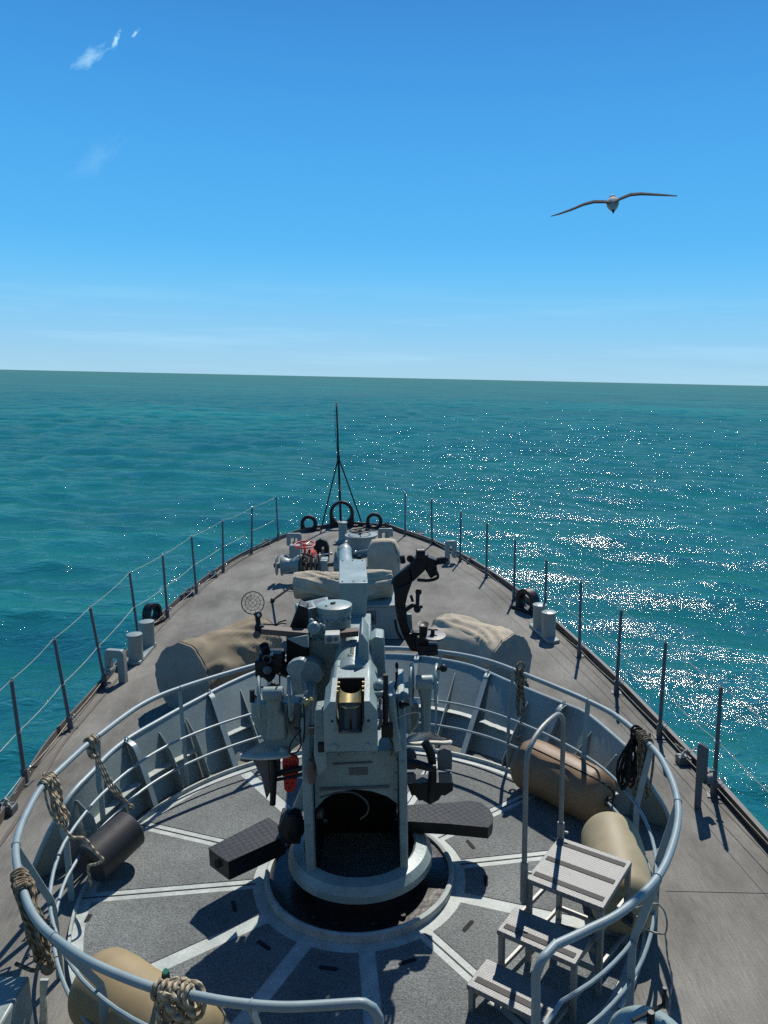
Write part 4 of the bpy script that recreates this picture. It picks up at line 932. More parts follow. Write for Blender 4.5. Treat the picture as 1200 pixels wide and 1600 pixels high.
m = MB(); q_ = V(bx, 4.99, zA_ + 0.03); m.tube([q_ + V(0, -0.01, 0), q_ + V(0, 0.02, 0.06)], 0.008, 6); m.build('firing_pin', 'black', G)
for s in (-1, 1):
    m = MB()
    for k in range(3): m.box(V(bx + s * 0.094, 5.19 - 0.05 * k, zT + 0.038 - 0.012 * k), (0.03, 0.016, 0.012))
    m.build('extractor_claw', 'brass', G)
    m = MB(); m.cyl(V(bx + s * 0.125, 4.953, ncz - 0.02), V(bx + s * 0.125, 4.944, ncz - 0.02), 0.009, 10); m.build('rivet', 'black', G)
    m = MB(); m.cyl(V(bx + s * 0.115, 4.952, zB + 0.035), V(bx + s * 0.115, 4.940, zB + 0.035), 0.026, 6); m.build('hex_bolt', 'gun_paint', G)
# forward transition, cylinder, hooded rear jacket
def ztop(y): return PY(546, 1060, 5.24).z
m = MB(); m.prism([V(bx + x, 5.24, z) for x, z in ((-hwid + 0.02, zB + 0.1), (-hwid + 0.02, zT - 0.02), (-hwid + 0.06, zT + 0.05), (hwid - 0.05, zT + 0.05), (hwid, zT - 0.02), (hwid, zB + 0.1))], V(0, 0.30, 0.03)); m.build('receiver', 'gun_paint', G, bevel=0.015)
cz_ = PY(546, 1030, 5.55).z - 0.06
m = MB(); c0 = V(bx + 0.005, 5.40, zT - 0.055); c1 = V(bx, 5.98, zT + 0.0)
m.lathe([(0.15, 0), (0.155, 0.01), (0.155, 0.56), (0.14, 0.58)], c0, c1 - c0, 40); m.build('receiver_cylinder', 'gun_paint', G)
m = MB(); q = c0 + V(0.115, 0.02, 0.07); m.prism([PY(x, y, 5.5) for x, y in ((560, 1048), (577, 1050), (575, 1005), (565, 990), (560, 1004))], V(0, 0.34, 0.03)); m.build('side_fairing', 'gun_paint', G, bevel=0.01)
for dx, y_ in ((-0.10, 5.43), (0.08, 5.43), (-0.12, 5.56), (0.10, 5.56)):
    zz_ = c0.z + math.sqrt(max(0, 0.155 ** 2 - dx * dx)) + (y_ - 5.4) * 0.1; m = MB(); m.cyl(V(bx + dx, y_, zz_ - 0.005), V(bx + dx, y_, zz_ + 0.004), 0.009, 8); m.build('rivet', 'black', G)
# hand lettering along the cylinder
cu = bpy.data.curves.new('painted_name', 'FONT'); cu.body = 'Kannis'; cu.size = 0.068; cu.extrude = 0.0015; cu.align_x = 'CENTER'; cu.align_y = 'CENTER'; cu.shear = 0.25
to = bpy.data.objects.new('painted_name', cu); COL.objects.link(to); to.parent = G
tdx = -0.012; to.location = V(bx + tdx, 5.60, c0.z + 0.155 + 0.5 * 0.0 + (5.60 - 5.4) * (c1.z - c0.z) / 0.58 + 0.0005) - ORG[G.name]
to.rotation_euler = Matrix(((0, 1, 0), (1, 0, 0), (0, 0, -1))).to_euler() if False else (math.atan2(c1.z - c0.z, 0.58), 0, 0)
to.rotation_euler = (Matrix.Rotation(math.atan2(c1.z - c0.z, 0.58), 3, 'X') @ Matrix.Rotation(R(90), 3, 'Z')).to_euler(); cu.materials.append(MATS['ink'])
bpy.context.view_layer.update(); tmesh = bpy.data.meshes.new_from_object(to.evaluated_get(bpy.context.evaluated_depsgraph_get())); tn = bpy.data.objects.new('painted_lettering', tmesh)
COL.objects.link(tn); tn.parent = G; tn.matrix_basis = to.matrix_basis.copy(); ORG[tn.name] = ORG[G.name]; bpy.data.objects.remove(to)
if not tmesh.materials: tmesh.materials.append(MATS['ink'])
# long rectangular recoil housing and barrel
zt_ = 2.16; bf, bn = W(550, 877, zt_).y, W(552, 911, zt_).y
xa, xb = W(529.5, 911, zt_).x, W(575, 911, zt_).x; xa2, xb2 = W(530.5, 877, zt_).x, W(571, 877, zt_).x
m = MB(); zb_ = 1.80
vs = [V(xa + 0.0, bn, zt_), V(xb, bn, zt_), V(xb2, bf, zt_ + 0.02), V(xa2, bf, zt_ + 0.02), V(xa, bn, PY(550, 990, bn).z), V(xb - 0.035, bn - 0.02, PY(550, 990, bn).z), V(xb2, bf, 1.80), V(xa2, bf, 1.80)]
m.add(vs, [(0, 1, 2, 3), (7, 6, 5, 4), (4, 5, 1, 0), (5, 6, 2, 1), (6, 7, 3, 2), (7, 4, 0, 3)]); m.build('recoil_housing', 'gun_paint', G, bevel=0.006)
m = MB(); m.prism([V(bx + x, 5.7, z) for x, z in ((-0.10, zT - 0.2), (-0.10, zT - 0.02), (0.12, zT - 0.02), (0.12, zT - 0.2))], V(0.0, bn - 5.7 + 0.03, 0.06)); m.build('cradle', 'gun_paint', G, bevel=0.01)
bm0 = PY(547, 905, 6.6); bm1 = PY(538.5, 855, 8.75)
m = MB(); d_ = (bm1 - bm0); L_ = d_.length
mz = V(PY(538.5, 857, 8.7).x, 8.7, PY(538.5, 857, 8.7).z - 0.02)
st_ = V(bx + 0.03, 5.7, 1.80); dd = mz - V((xa + xb) / 2 - 0.05, 7.0, 1.95); dd.normalize(); st_ = mz - dd * 1.75
m.lathe([(0.095, 0), (0.095, 0.5), (0.085, 0.6), (0.074, 1.6), (0.081, 1.61), (0.081, 1.75), (0.05, 1.76), (0.045, 1.70), (0.0, 1.65)], st_, dd, 28); m.build('barrel', 'gun_paint', G)
m = MB(); m.ring(mz, 0.075, 0.012, dd, 28, 8); m.build('muzzle_band', 'black', G)
# range drum (round top) and its box to the left
dc = W(522, 944, 2.2); m = MB()
m.lathe([(0.0, -0.24), (0.09, -0.24), (0.13, -0.2), (0.135, -0.05), (0.145, -0.045), (0.145, -0.005), (0.135, 0.0), (0.0, 0.004)], dc, n=40); m.build('sight_drum', 'gun_paint', G)
m = MB(); m.cyl(dc + V(-0.01, 0, 0.0), dc + V(-0.01, 0, 0.012), 0.022, 12); m.tube([dc + V(-.02, -.01, .014), dc + V(.01, .01, .014)], 0.005, 6); m.cyl(dc + V(-0.06, -0.06, 0), dc + V(-0.06, -0.06, 0.008), 0.01, 8); m.build('drum_cap', 'black', G)
m = MB()
for k in range(7):
    a = R(200 + k * 22); m.cyl(dc + V(math.cos(a) * 0.137, math.sin(a) * 0.137, -0.1), dc + V(math.cos(a) * 0.155, math.sin(a) * 0.155, -0.1), 0.014, 8)
m.build('drum_bolt', 'gun_paint', G)
yb = dc.y + 0.02
tl1, tr1, br1, bl1 = W(461, 943, 2.17), W(512, 932, 2.17), W(515, 944, 2.17), W(470, 954, 2.17)
m = MB(); m.prism([tl1, tr1, br1, bl1], V(0, 0, -0.22)); m.build('sight_box', 'gun_paint', G, bevel=0.006)
for u0, u1 in ((0.10, 0.44), (0.54, 0.9)):
    m = MB(); m.prism([tl1.lerp(tr1, u0).lerp(bl1.lerp(br1, u0), 0.18) + V(0, 0, .001), tl1.lerp(tr1, u1).lerp(bl1.lerp(br1, u1), 0.18) + V(0, 0, .001), tl1.lerp(tr1, u1).lerp(bl1.lerp(br1, u1), 0.82) + V(0, 0, .001), tl1.lerp(tr1, u0).lerp(bl1.lerp(br1, u0), 0.82) + V(0, 0, .001)], V(0, 0, 0.003)); m.build('box_window', 'stanchion_paint', G)
# sight support column under drum
m = MB(); m.prism([PY(x, y, 5.95) for x, y in ((483, 1000), (545, 1000), (520, 1050), (515, 1150), (480, 1150), (475, 1050))], V(0, 0.25, 0)); m.build('sight_column', 'gun_paint', G, bevel=0.015)
m = MB(); c_ = PY(486, 1048, 5.86); m.lathe([(0.06, 0), (0.105, 0.02), (0.11, 0.16), (0.095, 0.2)], c_ + V(0, 0.1, 0), V(0, -1, 0.1), 28); m.build('elevation_gear', 'gun_paint', G)
# cross bar (brown) with hub
yb = 5.80
def bar(pxs, w, h, mt, nm, y=yb):
    m = MB(); m.beam(PY(*pxs[0], y), PY(*pxs[1], y), w, h); return m.build(nm, mt, G, bevel=0.004)
bar(((409, 984), (482, 990)), 0.10, 0.045, 'brown_bar', 'sight_bar'); bar(((530, 990), (560, 987)), 0.10, 0.045, 'brown_bar', 'sight_bar')
m = MB(); m.prism([PY(x, y, 5.72) for x, y in ((448, 998), (480, 993), (482, 1012), (472, 1010))], V(0, 0.1, 0)); m.build('bar_bracket', 'gun_paint', G)
m = MB(); hc = PY(491, 985, 5.68); m.lathe([(0.03, 0), (0.045, 0.01), (0.05, 0.10), (0.035, 0.12)], hc + V(0, 0.06, 0), V(0, -1, 0.35), 20); m.ball(hc + V(-0.02, 0, 0.075), 0.022); m.ball(hc + V(0.05, 0, 0.04), 0.018); m.ball(hc + V(0.075, 0, 0.03), 0.014); m.build('bar_hub', 'gun_paint', G)
m = MB(); a_, b_ = PY(508, 996, 5.70), PY(531, 994, 5.70); m.box((a_ + b_) / 2, (abs(b_.x - a_.x), 0.12, 0.07)); m.build('range_scale', 'pale_paint', G, bevel=0.006)
m = MB(); c_ = (a_ + b_) / 2; m.cyl(c_ + V(-0.02, -0.07, 0), c_ + V(-0.02, -0.058, 0), 0.022, 14); m.cyl(c_ + V(0.028, -0.07, 0), c_ + V(0.028, -0.058, 0), 0.015, 14); m.build('scale_dial', 'stanchion_paint', G)
m = MB(); m.prism([PY(x, y, 5.9) for x, y in ((447, 995), (466, 945), (480, 950), (483, 1040), (447, 1040))], V(0, 0.15, 0)); m.build('side_plate', 'black', G, bevel=0.01)
# ring sight, left
rc = PY(395, 942, 5.85); rr_ = (PY(412.5, 942, 5.85).x - rc.x)
m = MB(); axr = V(0.05, -1, 0.25)
m.ring(rc, rr_, 0.0042, axr, 40, 6); m.ring(rc, rr_ * 0.66, 0.0022, axr, 32, 5); m.ring(rc, rr_ * 0.36, 0.0022, axr, 24, 5)
axn = axr.normalized(); u_ = axn.orthogonal().normalized(); w_ = axn.cross(u_)
for k in range(12):
    a = 2 * PI * k / 12; dv = u_ * math.cos(a) + w_ * math.sin(a); m.tube([rc + dv * rr_ * (0 if k % 3 == 0 else 0.36), rc + dv * rr_], 0.0017, 5)
m.build('ring_sight', 'black', G)
m = MB(); m.tube([PY(397, 958, 5.84), PY(402, 962, 5.84), PY(405, 985, 5.82)], [0.012, 0.02, 0.02], 10); m.cyl(PY(404, 961, 5.86), PY(404, 961, 5.79), 0.028, 16); m.box(PY(406, 983, 5.82), (0.07, 0.06, 0.07)); m.build('sight_post', 'black', G)
m = MB(); m.cyl(PY(404, 961, 5.79), PY(404, 961, 5.784), 0.013, 12); m.build('lamp_lens', 'seat_white', G)
m = MB(); m.tube(cr_spline([PY(x, y, 5.9) for x, y in ((411, 975), (430, 976), (437, 972), (447, 969))], 4), 0.006, 6); m.tube(cr_spline([PY(x, y, 5.9) for x, y in ((430, 978), (440, 974), (448, 975))], 4), 0.005, 6); m.build('cable', 'black', G)
m = MB(); m.cyl(PY(401, 992, 5.85), PY(401, 992, 5.75), 0.03, 14); m.build('knob', 'brown_bar', G)
# binocular head, left (black)
def blk(px, py, y, d, nm='sight_body', mt='black', rot=None): m = MB(); m.box(PY(px, py, y), d, rot); return m.build(nm, mt, G, bevel=0.012)
blk(425, 1033, 5.75, (0.19, 0.14, 0.16)); blk(410, 1042, 5.70, (0.10, 0.12, 0.14)); blk(433, 1023, 5.78, (0.12, 0.1, 0.08)); blk(418, 1052, 5.72, (0.12, 0.1, 0.07), rot=Matrix.Rotation(R(45), 3, 'Y'))
m = MB(); m.lathe([(0.028, 0), (0.035, 0.05), (0.04, 0.09), (0.034, 0.10), (0.02, 0.095)], PY(418, 1023, 5.74), V(-0.25, -0.35, 1), 18); m.build('eyepiece', 'black', G)
m = MB(); m.lathe([(0.0, 0), (0.03, 0), (0.034, 0.04), (0.02, 0.05)], PY(419, 1046, 5.66), V(0, -1, 0.2), 16); m.ring(PY(417, 1030, 5.66), 0.03, 0.006, V(0, -1, .2), 16, 6); m.build('focus_knob', 'stanchion_paint', G)
m = MB(); m.cyl(PY(455, 1050, 5.85), PY(430, 1040, 5.8), 0.06, 16); m.build('sight_arm', 'black', G)
m = MB(); m.prism([PY(x, y, 5.68) for x, y in ((417, 1029), (434, 1029), (426, 1024), (427, 1018), (422, 1022))], V(0, 0.02, 0)); m.build('name_plate', 'pale_paint', G)
def bolt(p, r=0.009, ax=V(0, -1, 0), nm='bolt', mt='gun_paint'):
    m = MB(); m.cyl(Vector(p), Vector(p) + ax * 0.008, r, 6); m.build(nm, mt, G)
for x, y in ((496, 1184), (496, 1212), (496, 1240), (617, 1181), (617, 1208), (617, 1234), (530, 1180), (556, 1179), (584, 1178)): bolt(PY(x, y, Y0 - 0.001))
for z in (0.45, 0.7, 0.95, 1.2): bolt(V((XL0 + XL1) / 2 - 0.01, 5.262 if z < 1 else 5.268, z), 0.011); bolt(V((XR0 + XR1) / 2 + 0.005, 5.262 if z < 1 else 5.268, z), 0.011)
for u in (0.12, 0.5, 0.88):
    for t_ in (0.06, 0.94):
        q_ = V(xa, bn, zt_).lerp(V(xb, bn, zt_), u).lerp(V(xa2, bf, zt_ + 0.02).lerp(V(xb2, bf, zt_ + 0.02), u), t_); bolt(q_, 0.009, V(0, 0, 1), 'housing_bolt')
m = MB(); m.box(PY(560, 1205, Y0 - 0.003), (0.14, 0.004, 0.06)); m.build('data_plate', 'stanchion_paint', G)
m = MB(); m.tube(cr_spline([PY(x, y, 5.30) for x, y in ((611, 1100), (613, 1125), (609, 1150), (614, 1168), (611, 1180))], 5), 0.009, 8); m.build('hydraulic_pipe', 'gunmetal', G)
m = MB(); m.tube(cr_spline([PY(x, y, 5.5) for x, y in ((446, 1100), (449, 1130), (458, 1152), (470, 1160))], 5), 0.010, 8); m.build('hydraulic_pipe', 'gun_paint', G)
m = MB(); m.ball(PY(479, 1098, 5.35), 0.028, 12); m.cyl(PY(479, 1098, 5.35), PY(487, 1092, 5.3), 0.014, 10); m.build('oil_cup', 'brass', G)
for x, y in ((470, 1118), (478, 1135), (466, 1142)):
    m = MB(); m.box(PY(x, y, 5.45), (0.06, 0.05, 0.045)); m.cyl(PY(x, y, 5.42), PY(x, y, 5.39), 0.018, 10); m.build('control_box', 'stanchion_paint', G, bevel=0.006)
# ------- training / elevating handwheels
def hand_pair(xa_, xb_, cy_, y, rad, axr_, parent_nm, knobs):
    for x in (xa_, xb_):
        c_ = PY(x, cy_, y); handwheel(c_, rad, 0.012, V(1, axr_, 0), 'gun_paint', G, 4, 'crank_wheel')
    for (kx, ky, dx) in knobs:
        k_ = PY(kx, ky, y - 0.06); m = MB(); m.tube([k_, k_ + V(-dx, 0, 0)], [0.02, 0.009], 8); m.ball(k_, 0.03); m.build('crank_knob', 'black', G)
hand_pair(405, 452, 1089, 5.42, 0.145, 0.15, '', [])
m = MB(); m.cyl(PY(394, 1078, 5.38), PY(394, 1097, 5.38), 0.019, 12); m.cyl(PY(394, 1088, 5.38), PY(405, 1088, 5.38), 0.009, 8); m.build('crank_handle', 'black', G)
m = MB(); c_ = PY(427, 1088, 5.45); m.cyl(c_ + V(-0.075, 0, 0.02), c_ + V(0.075, 0, 0.02), 0.055, 24); m.build('gear_head', 'gun_paint', G)
m = MB(); m.prism([PY(x, y, 5.45) for x, y in ((414, 1090), (441, 1090), (438, 1112), (446, 1118), (448, 1158), (416, 1158), (418, 1115))], V(0, 0.14, 0)); m.build('gear_column', 'gun_paint', G, bevel=0.02)
m = MB(); m.prism([PY(x, y, 5.6) for x, y in ((391, 1098), (470, 1100), (474, 1160), (440, 1185), (415, 1165), (392, 1125))], V(0, 0.16, 0)); m.build('gear_housing', 'gun_paint', G, bevel=0.02)
m = MB(); m.tube([PY(408, 1074, 5.5), PY(437, 1070, 5.5), PY(437, 1052, 5.5)], 0.008, 8); m.ball(PY(426, 1070, 5.5), 0.022); m.build('linkage_rod', 'black', G)
# spade-shaped guard plate
m = MB(); m.prism([PY(x, y, 5.42) for x, y in ((447, 1047), (449, 1040), (456, 1034), (466, 1031), (473, 1032), (477, 1036), (474, 1046), (470, 1053), (475, 1085), (457, 1087), (452, 1056))], V(0.01, 0.05, 0.01)); m.build('guard_plate', 'gun_paint', G, bevel=0.006)
m = MB()
for x, y in ((458, 1089), (477, 1081), (457, 1100), (473, 1098)): m.ball(PY(x, y, 5.40), 0.018)
m.tube([PY(458, 1099, 5.42), PY(455, 1125, 5.42)], 0.012, 8); m.tube([PY(475, 1090, 5.42), PY(470, 1150, 5.42)], 0.012, 8); m.build('control_linkage', 'pale_paint', G)
m = MB(); m.tube([PY(499, 1101, 5.2), PY(497, 1122, 5.2)], 0.008, 8); m.ball(PY(497, 1124, 5.2), 0.012); m.build('grab_handle', 'steel', G)
m = MB(); m.box(PY(487, 1140, 5.24), (0.05, 0.06, 0.055)); m.build('junction_box', 'brown_bar', G, bevel=0.005)
m = MB(); m.box(PY(503, 1167, 4.99), (0.055, 0.05, 0.06)); m.build('latch_block', 'black', G, bevel=0.005)
m = MB(); m.prism([PY(x, y, 5.12) for x, y in ((492, 1110), (505, 1108), (511, 1200), (498, 1215), (490, 1180))], V(0, 0.16, 0)); m.build('side_casting', 'gun_paint', G, bevel=0.01)
m = MB(); m.tube(cr_spline([PY(x, y, 5.3) for x, y in ((470, 1115), (468, 1140), (470, 1165), (461, 1177), (452, 1175), (455, 1160), (466, 1145))], 5), 0.006, 6); m.tube(cr_spline([PY(x, y, 5.3) for x, y in ((474, 1100), (476, 1130), (474, 1160))], 5), 0.006, 6); m.build('electric_cable', 'black', G)
# right side gear
hand_pair(643, 682, 1070, 5.45, 0.15, -0.12, '', [(693, 1044, 0.05), (628, 1101, -0.06)])
m = MB(); c_ = PY(663, 1068, 5.48); m.cyl(c_ + V(-0.065, 0, 0.01), c_ + V(0.065, 0, 0.01), 0.055, 24); m.build('gear_head', 'gun_paint', G)
m = MB(); m.prism([PY(x, y, 5.48) for x, y in ((650, 1070), (677, 1070), (674, 1096), (673, 1145), (659, 1145), (658, 1098))], V(0, 0.12, 0)); m.build('gear_column', 'gun_paint', G, bevel=0.02)
m = MB(); tq = [W(607, 1063, 1.62), W(637, 1065, 1.62), W(642, 1087, 1.62), W(607, 1087, 1.62)]; m.prism(tq, V(0, 0, -0.28)); m.build('ready_use_shelf', 'gun_paint', G, bevel=0.015)
m = MB(); q0 = W(615, 1080, 1.62); m.tube([q0, PY(619, 1068, q0.y)], 0.008, 8); m.tube([PY(619, 1068, q0.y), PY(620, 1050, q0.y)], [0.006, 0.012], 8); m.ball(PY(620, 1040, q0.y), 0.014, sc3=(1, 1, 2)); m.tube([q0 + V(.02, .02, 0), PY(621, 1040, q0.y)], 0.006, 6); m.build('shelf_lever', 'black', G)
m = MB(); m.tube([PY(602.5, 1054, 5.12), PY(602.5, 1083, 5.12)], 0.0185, 14); m.tube([PY(602.5, 1083, 5.12), PY(602.5, 1090, 5.12), PY(602.5, 1140, 5.12)], [0.02, 0.024, 0.02], 12); m.build('tube_post', 'black', G)
m = MB(); m.box(PY(605, 1140, 5.12), (0.085, 0.06, 0.10)); m.build('tube_bracket', 'black', G, bevel=0.008)
m = MB(); m.ball(PY(592, 1072, 5.2), 0.05, 14, (0.9, 1, 1)); m.box(PY(592, 1083, 5.16), (0.06, 0.08, 0.05)); m.build('side_boss', 'gun_paint', G)
m = MB(); m.tube([PY(594, 1090, 5.1), PY(594, 1100, 5.1)], 0.012, 8); m.tube(cr_spline([PY(x, y, 5.1) for x, y in ((590, 1108), (596, 1113), (595, 1125), (592, 1140))], 4), 0.012, 8); m.build('trip_lever', 'stanchion_paint', G)
m = MB(); m.prism([PY(x, y, 5.22) for x, y in ((606, 1090), (616, 1090), (622, 1140), (628, 1175), (616, 1175))], V(0, 0.25, 0)); m.build('side_casting', 'gun_paint', G, bevel=0.01)
m = MB(); m.tube(cr_spline([PY(x, y, 5.35) for x, y in ((620, 1122), (636, 1115), (650, 1113), (656, 1116), (656, 1122))], 5), 0.006, 8); m.build('grab_handle', 'steel', G)
m = MB(); m.prism([PY(x, y, 5.6) for x, y in ((618, 1098), (655, 1100), (654, 1135), (640, 1150), (620, 1140))], V(0, 0.1, 0)); m.build('gear_housing', 'gun_paint', G, bevel=0.02)
m = MB(); m.prism([PY(x, y, 5.75) for x, y in ((578, 1002), (586, 995), (600, 997), (603, 1060), (578, 1060))], V(0, 0.22, 0)); m.build('side_box', 'gun_paint', G, bevel=0.012)
# ------- right sight mount: black bent arm with periscope heads
Yr = 5.95
def tb(pts, r, mt='black', nm='sight_arm', y=Yr, n=10, sub=4):
    m = MB(); P = [PY(p[0], p[1], y + (p[2] if len(p) > 2 else 0)) for p in pts]
    P2 = cr_spline(P, sub) if sub > 1 else P
    rr2 = r
    if hasattr(r, '__len__'):
        rr2 = [];
        for i in range(len(P2)):
            s = i / (len(P2) - 1) * (len(r) - 1); k = min(int(s), len(r) - 2); rr2.append(r[k] + (r[k + 1] - r[k]) * (s - k))
    m.tube(P2, rr2, n); return m.build(nm, mt, G)
m = MB(); armc = [PY(x, y, Yr) for x, y in ((614, 915), (612, 908), (618, 900), (640, 885), (652, 868), (664, 866), (678, 874), (684, 888), (683, 900), (674, 906), (671, 893), (662, 890), (654, 905), (645, 914), (637, 928), (634, 950), (637, 970), (642, 990), (652, 1005), (648, 1019), (638, 1014), (628, 990), (618, 960), (616, 930))]
# closed outline extruded: split into convex-ish bands to keep the shading clean
bands = [((612, 906), (640, 884), (645, 910), (616, 930)), ((640, 884), (655, 866), (670, 868), (664, 892), (645, 910)), ((664, 868), (682, 876), (684, 898), (673, 905), (664, 890)), ((616, 922), (645, 908), (637, 930), (633, 950), (617, 950)), ((617, 948), (634, 948), (638, 975), (643, 992), (629, 994), (620, 965)), ((628, 992), (643, 990), (652, 1004), (660, 1010), (655, 1020), (642, 1018))]
for k, b in enumerate(bands):
    m = MB(); m.prism([PY(x, y, Yr - 0.02 * (k % 2)) for x, y in b], V(0, 0.10 + 0.02 * (k % 2), 0)); m.build('sight_arm', 'black', G, bevel=0.012)
tb(((682, 877), (700, 874)), (0.02, 0.02), nm='spring', sub=1)
m = MB()
for k in range(6):
    c_ = PY(683 + k * 2.6, 877 - k * 0.3, Yr); m.ring(c_, 0.026, 0.006, V(1, 0, -0.1), 14, 5)
m.build('spring_coil', 'black', G)
tb(((613, 912), (618, 903), (636, 889), (648, 878)), 0.014, nm='tie_rod', y=Yr - 0.08)
tb(((680, 890), (684, 902), (670, 907), (652, 906)), 0.013, nm='tie_rod', y=Yr - 0.02)
m = MB(); m.cyl(PY(641, 873, Yr), PY(641, 873, Yr + 0.05), 0.03, 12); m.cyl(PY(630, 880, Yr), PY(628, 868, Yr), 0.022, 12); m.cyl(PY(650, 866, Yr - .03), PY(664, 866, Yr - .03), 0.045, 16); m.build('pivot', 'black', G)
tb(((634, 953), (645, 946), (652, 950)), 0.018, nm='lever_arm'); tb(((653, 923), (652, 952)), (0.018, 0.015), nm='lever_rod', sub=1)
m = MB(); m.ring(PY(654, 925, Yr), 0.018, 0.009, V(0, 1, 0), 14, 6); m.ball(PY(652, 952, Yr), 0.03); m.ball(PY(658, 948, Yr), 0.015); m.cyl(PY(645, 940, Yr), PY(642, 930, Yr), 0.012, 8); m.build('lever_joint', 'black', G)
tb(((617, 968), (620, 985), (628, 1000)), 0.012, nm='tie_rod')
m = MB(); m.prism([PY(x, y, Yr + 0.12) for x, y in ((636, 960), (643, 960), (646, 1003), (640, 1003))], V(0, 0.03, 0)); m.build('support_strip', 'gun_paint', G)
m = MB(); m.lathe([(0.03, 0), (0.033, 0.10), (0.035, 0.13), (0.045, 0.15), (0.035, 0.148), (0.02, 0.14)], PY(661, 1000, 5.85), V(0.02, -0.25, 1), 18); m.build('eyepiece', 'black', G)
blk(660, 1002, 5.9, (0.10, 0.12, 0.10)); blk(668, 1012, 5.88, (0.16, 0.14, 0.09)); blk(672, 1018, 5.85, (0.07, 0.1, 0.05)); blk(652, 997, 5.95, (0.08, 0.08, 0.12))
dsk = W(678, 992, 1.98); m = MB(); m.lathe([(0.0, -0.02), (0.085, -0.02), (0.095, -0.008), (0.095, 0.0), (0.07, 0.004), (0.0, 0.004)], dsk, V(0.0, -0.1, 1), 32); m.build('azimuth_dial', 'stanchion_paint', G)
m = MB(); m.box(dsk + V(-0.01, 0, 0.025), (0.03, 0.04, 0.05)); m.tube([dsk + V(-0.04, 0, 0.05), dsk + V(0.03, 0.01, 0.04)], 0.009, 8); m.build('dial_knob', 'black', G)
# ------- seats
def seat(P, mt, nm='seat', th=0.03): m = MB(); m.prism(P, V(0, 0, -th)); return m.build(nm, mt, G, bevel=0.01)
def seat_pan(pts_px, z, mt, cpx, sag=0.04, mt2=None):
    ring_ = cr_spline([W(x, y, z + dz) for x, y, dz in pts_px], 5, closed=True); c_ = W(*cpx, z - sag); n_ = len(ring_)
    m = MB(); inner = [c_.lerp(p, 0.55) + V(0, 0, -0.005) for p in ring_]; low = [p + V(0, 0, -0.018) for p in ring_]; lowc = c_ + V(0, 0, -0.022)
    m.add(ring_ + inner + [c_] + low + [lowc], [(k, (k + 1) % n_, n_ + (k + 1) % n_, n_ + k) for k in range(n_)] + [(n_ + k, n_ + (k + 1) % n_, 2 * n_) for k in range(n_)] + [(k, 2 * n_ + 1 + k, 2 * n_ + 1 + (k + 1) % n_, (k + 1) % n_) for k in range(n_)] + [(2 * n_ + 1 + (k + 1) % n_, 2 * n_ + 1 + k, 3 * n_ + 1) for k in range(n_)])
    return m.build('seat', mt, G, angle=180)
s1 = seat_pan([(374, 1180, 0), (396, 1167, 0.02), (422, 1156, 0.03), (450, 1172, 0.01), (452, 1180, 0), (420, 1184, -0.01), (395, 1184, -0.01)], 1.16, 'seat_white', (424, 1172)); s1['label'] = 'pale metal seat pan half in shadow'
s2 = seat_pan([(630, 1160, -0.01), (641, 1149, 0.02), (656, 1145, 0.02), (671, 1143, 0.02), (690, 1152, 0), (706, 1157, 0), (700, 1161, 0), (670, 1160, -0.02), (650, 1162, -0.02)], 1.2, 'seat_white', (668, 1153)); s2['label'] = 'cream metal seat pan in sunlight'
ys = W(420, 1175, 1.15).y
tb(((424, 1183), (428, 1200), (426, 1257)), (0.022, 0.026, 0.024), nm='seat_stem', y=ys - 0.05, sub=3)
m = MB(); m.prism([PY(x, y, ys) for x, y in ((392, 1184), (420, 1184), (424, 1235), (416, 1250), (408, 1215))], V(0, 0.05, 0)); m.build('seat_bracket', 'stanchion_paint', G, bevel=0.01)
tb(((425, 1212), (450, 1205), (480, 1198)), 0.022, nm='seat_arm', y=ys); tb(((425, 1220), (455, 1214), (475, 1208)), 0.012, nm='seat_arm', y=ys - 0.03)
def pedal(pts, y, mt, holes, th=0.02, nm='foot_pedal'):
    P = [PY(a, b, y) for a, b in pts]; m = MB(); m.prism(P, V(0, th, 0.006)); pd = m.build(nm, mt, G, bevel=0.004)
    if holes:
        m = MB()
        for a, b in holes: q = PY(a, b, y); m.cyl(q + V(0, 0.004, 0), q + V(0, -0.0015, 0), 0.0085, 10)
        m.build('drain_hole', 'black', pd)
    return pd
def rnd(x0, x1, y0, y1, r=9):
    return [(x0 + 1, y1), (x0, y0 + r), (x0 + r * 0.35, y0 + r * 0.3), ((x0 + x1) / 2, y0), (x1 - r * 0.35, y0 + r * 0.3), (x1, y0 + r), (x1 - 1, y1)]
ph = [(x, y) for x in (448, 454, 460) for y in (1190, 1198, 1206)]
pd1 = pedal(rnd(441, 467, 1180, 1214), 5.60, 'red_paint', ph); pd1['label'] = 'red foot pedal'
pd2 = pedal([(443, 1217), (464, 1217), (463, 1230), (456, 1238), (450, 1239), (444, 1234)], 5.58, 'red_paint', [(449, 1224), (457, 1224), (452, 1231)]); pd2['label'] = 'red heel rest'
pd3 = pedal([(427, 1186), (438, 1186), (438, 1206), (427, 1206)], 5.62, 'stanchion_paint', [(431, 1191), (435, 1191), (431, 1198), (435, 1198)])
tb(((488, 1188), (486, 1200), (488, 1222)), (0.03, 0.04, 0.03), 'brown_bar', 'pivot_lug', y=5.2)
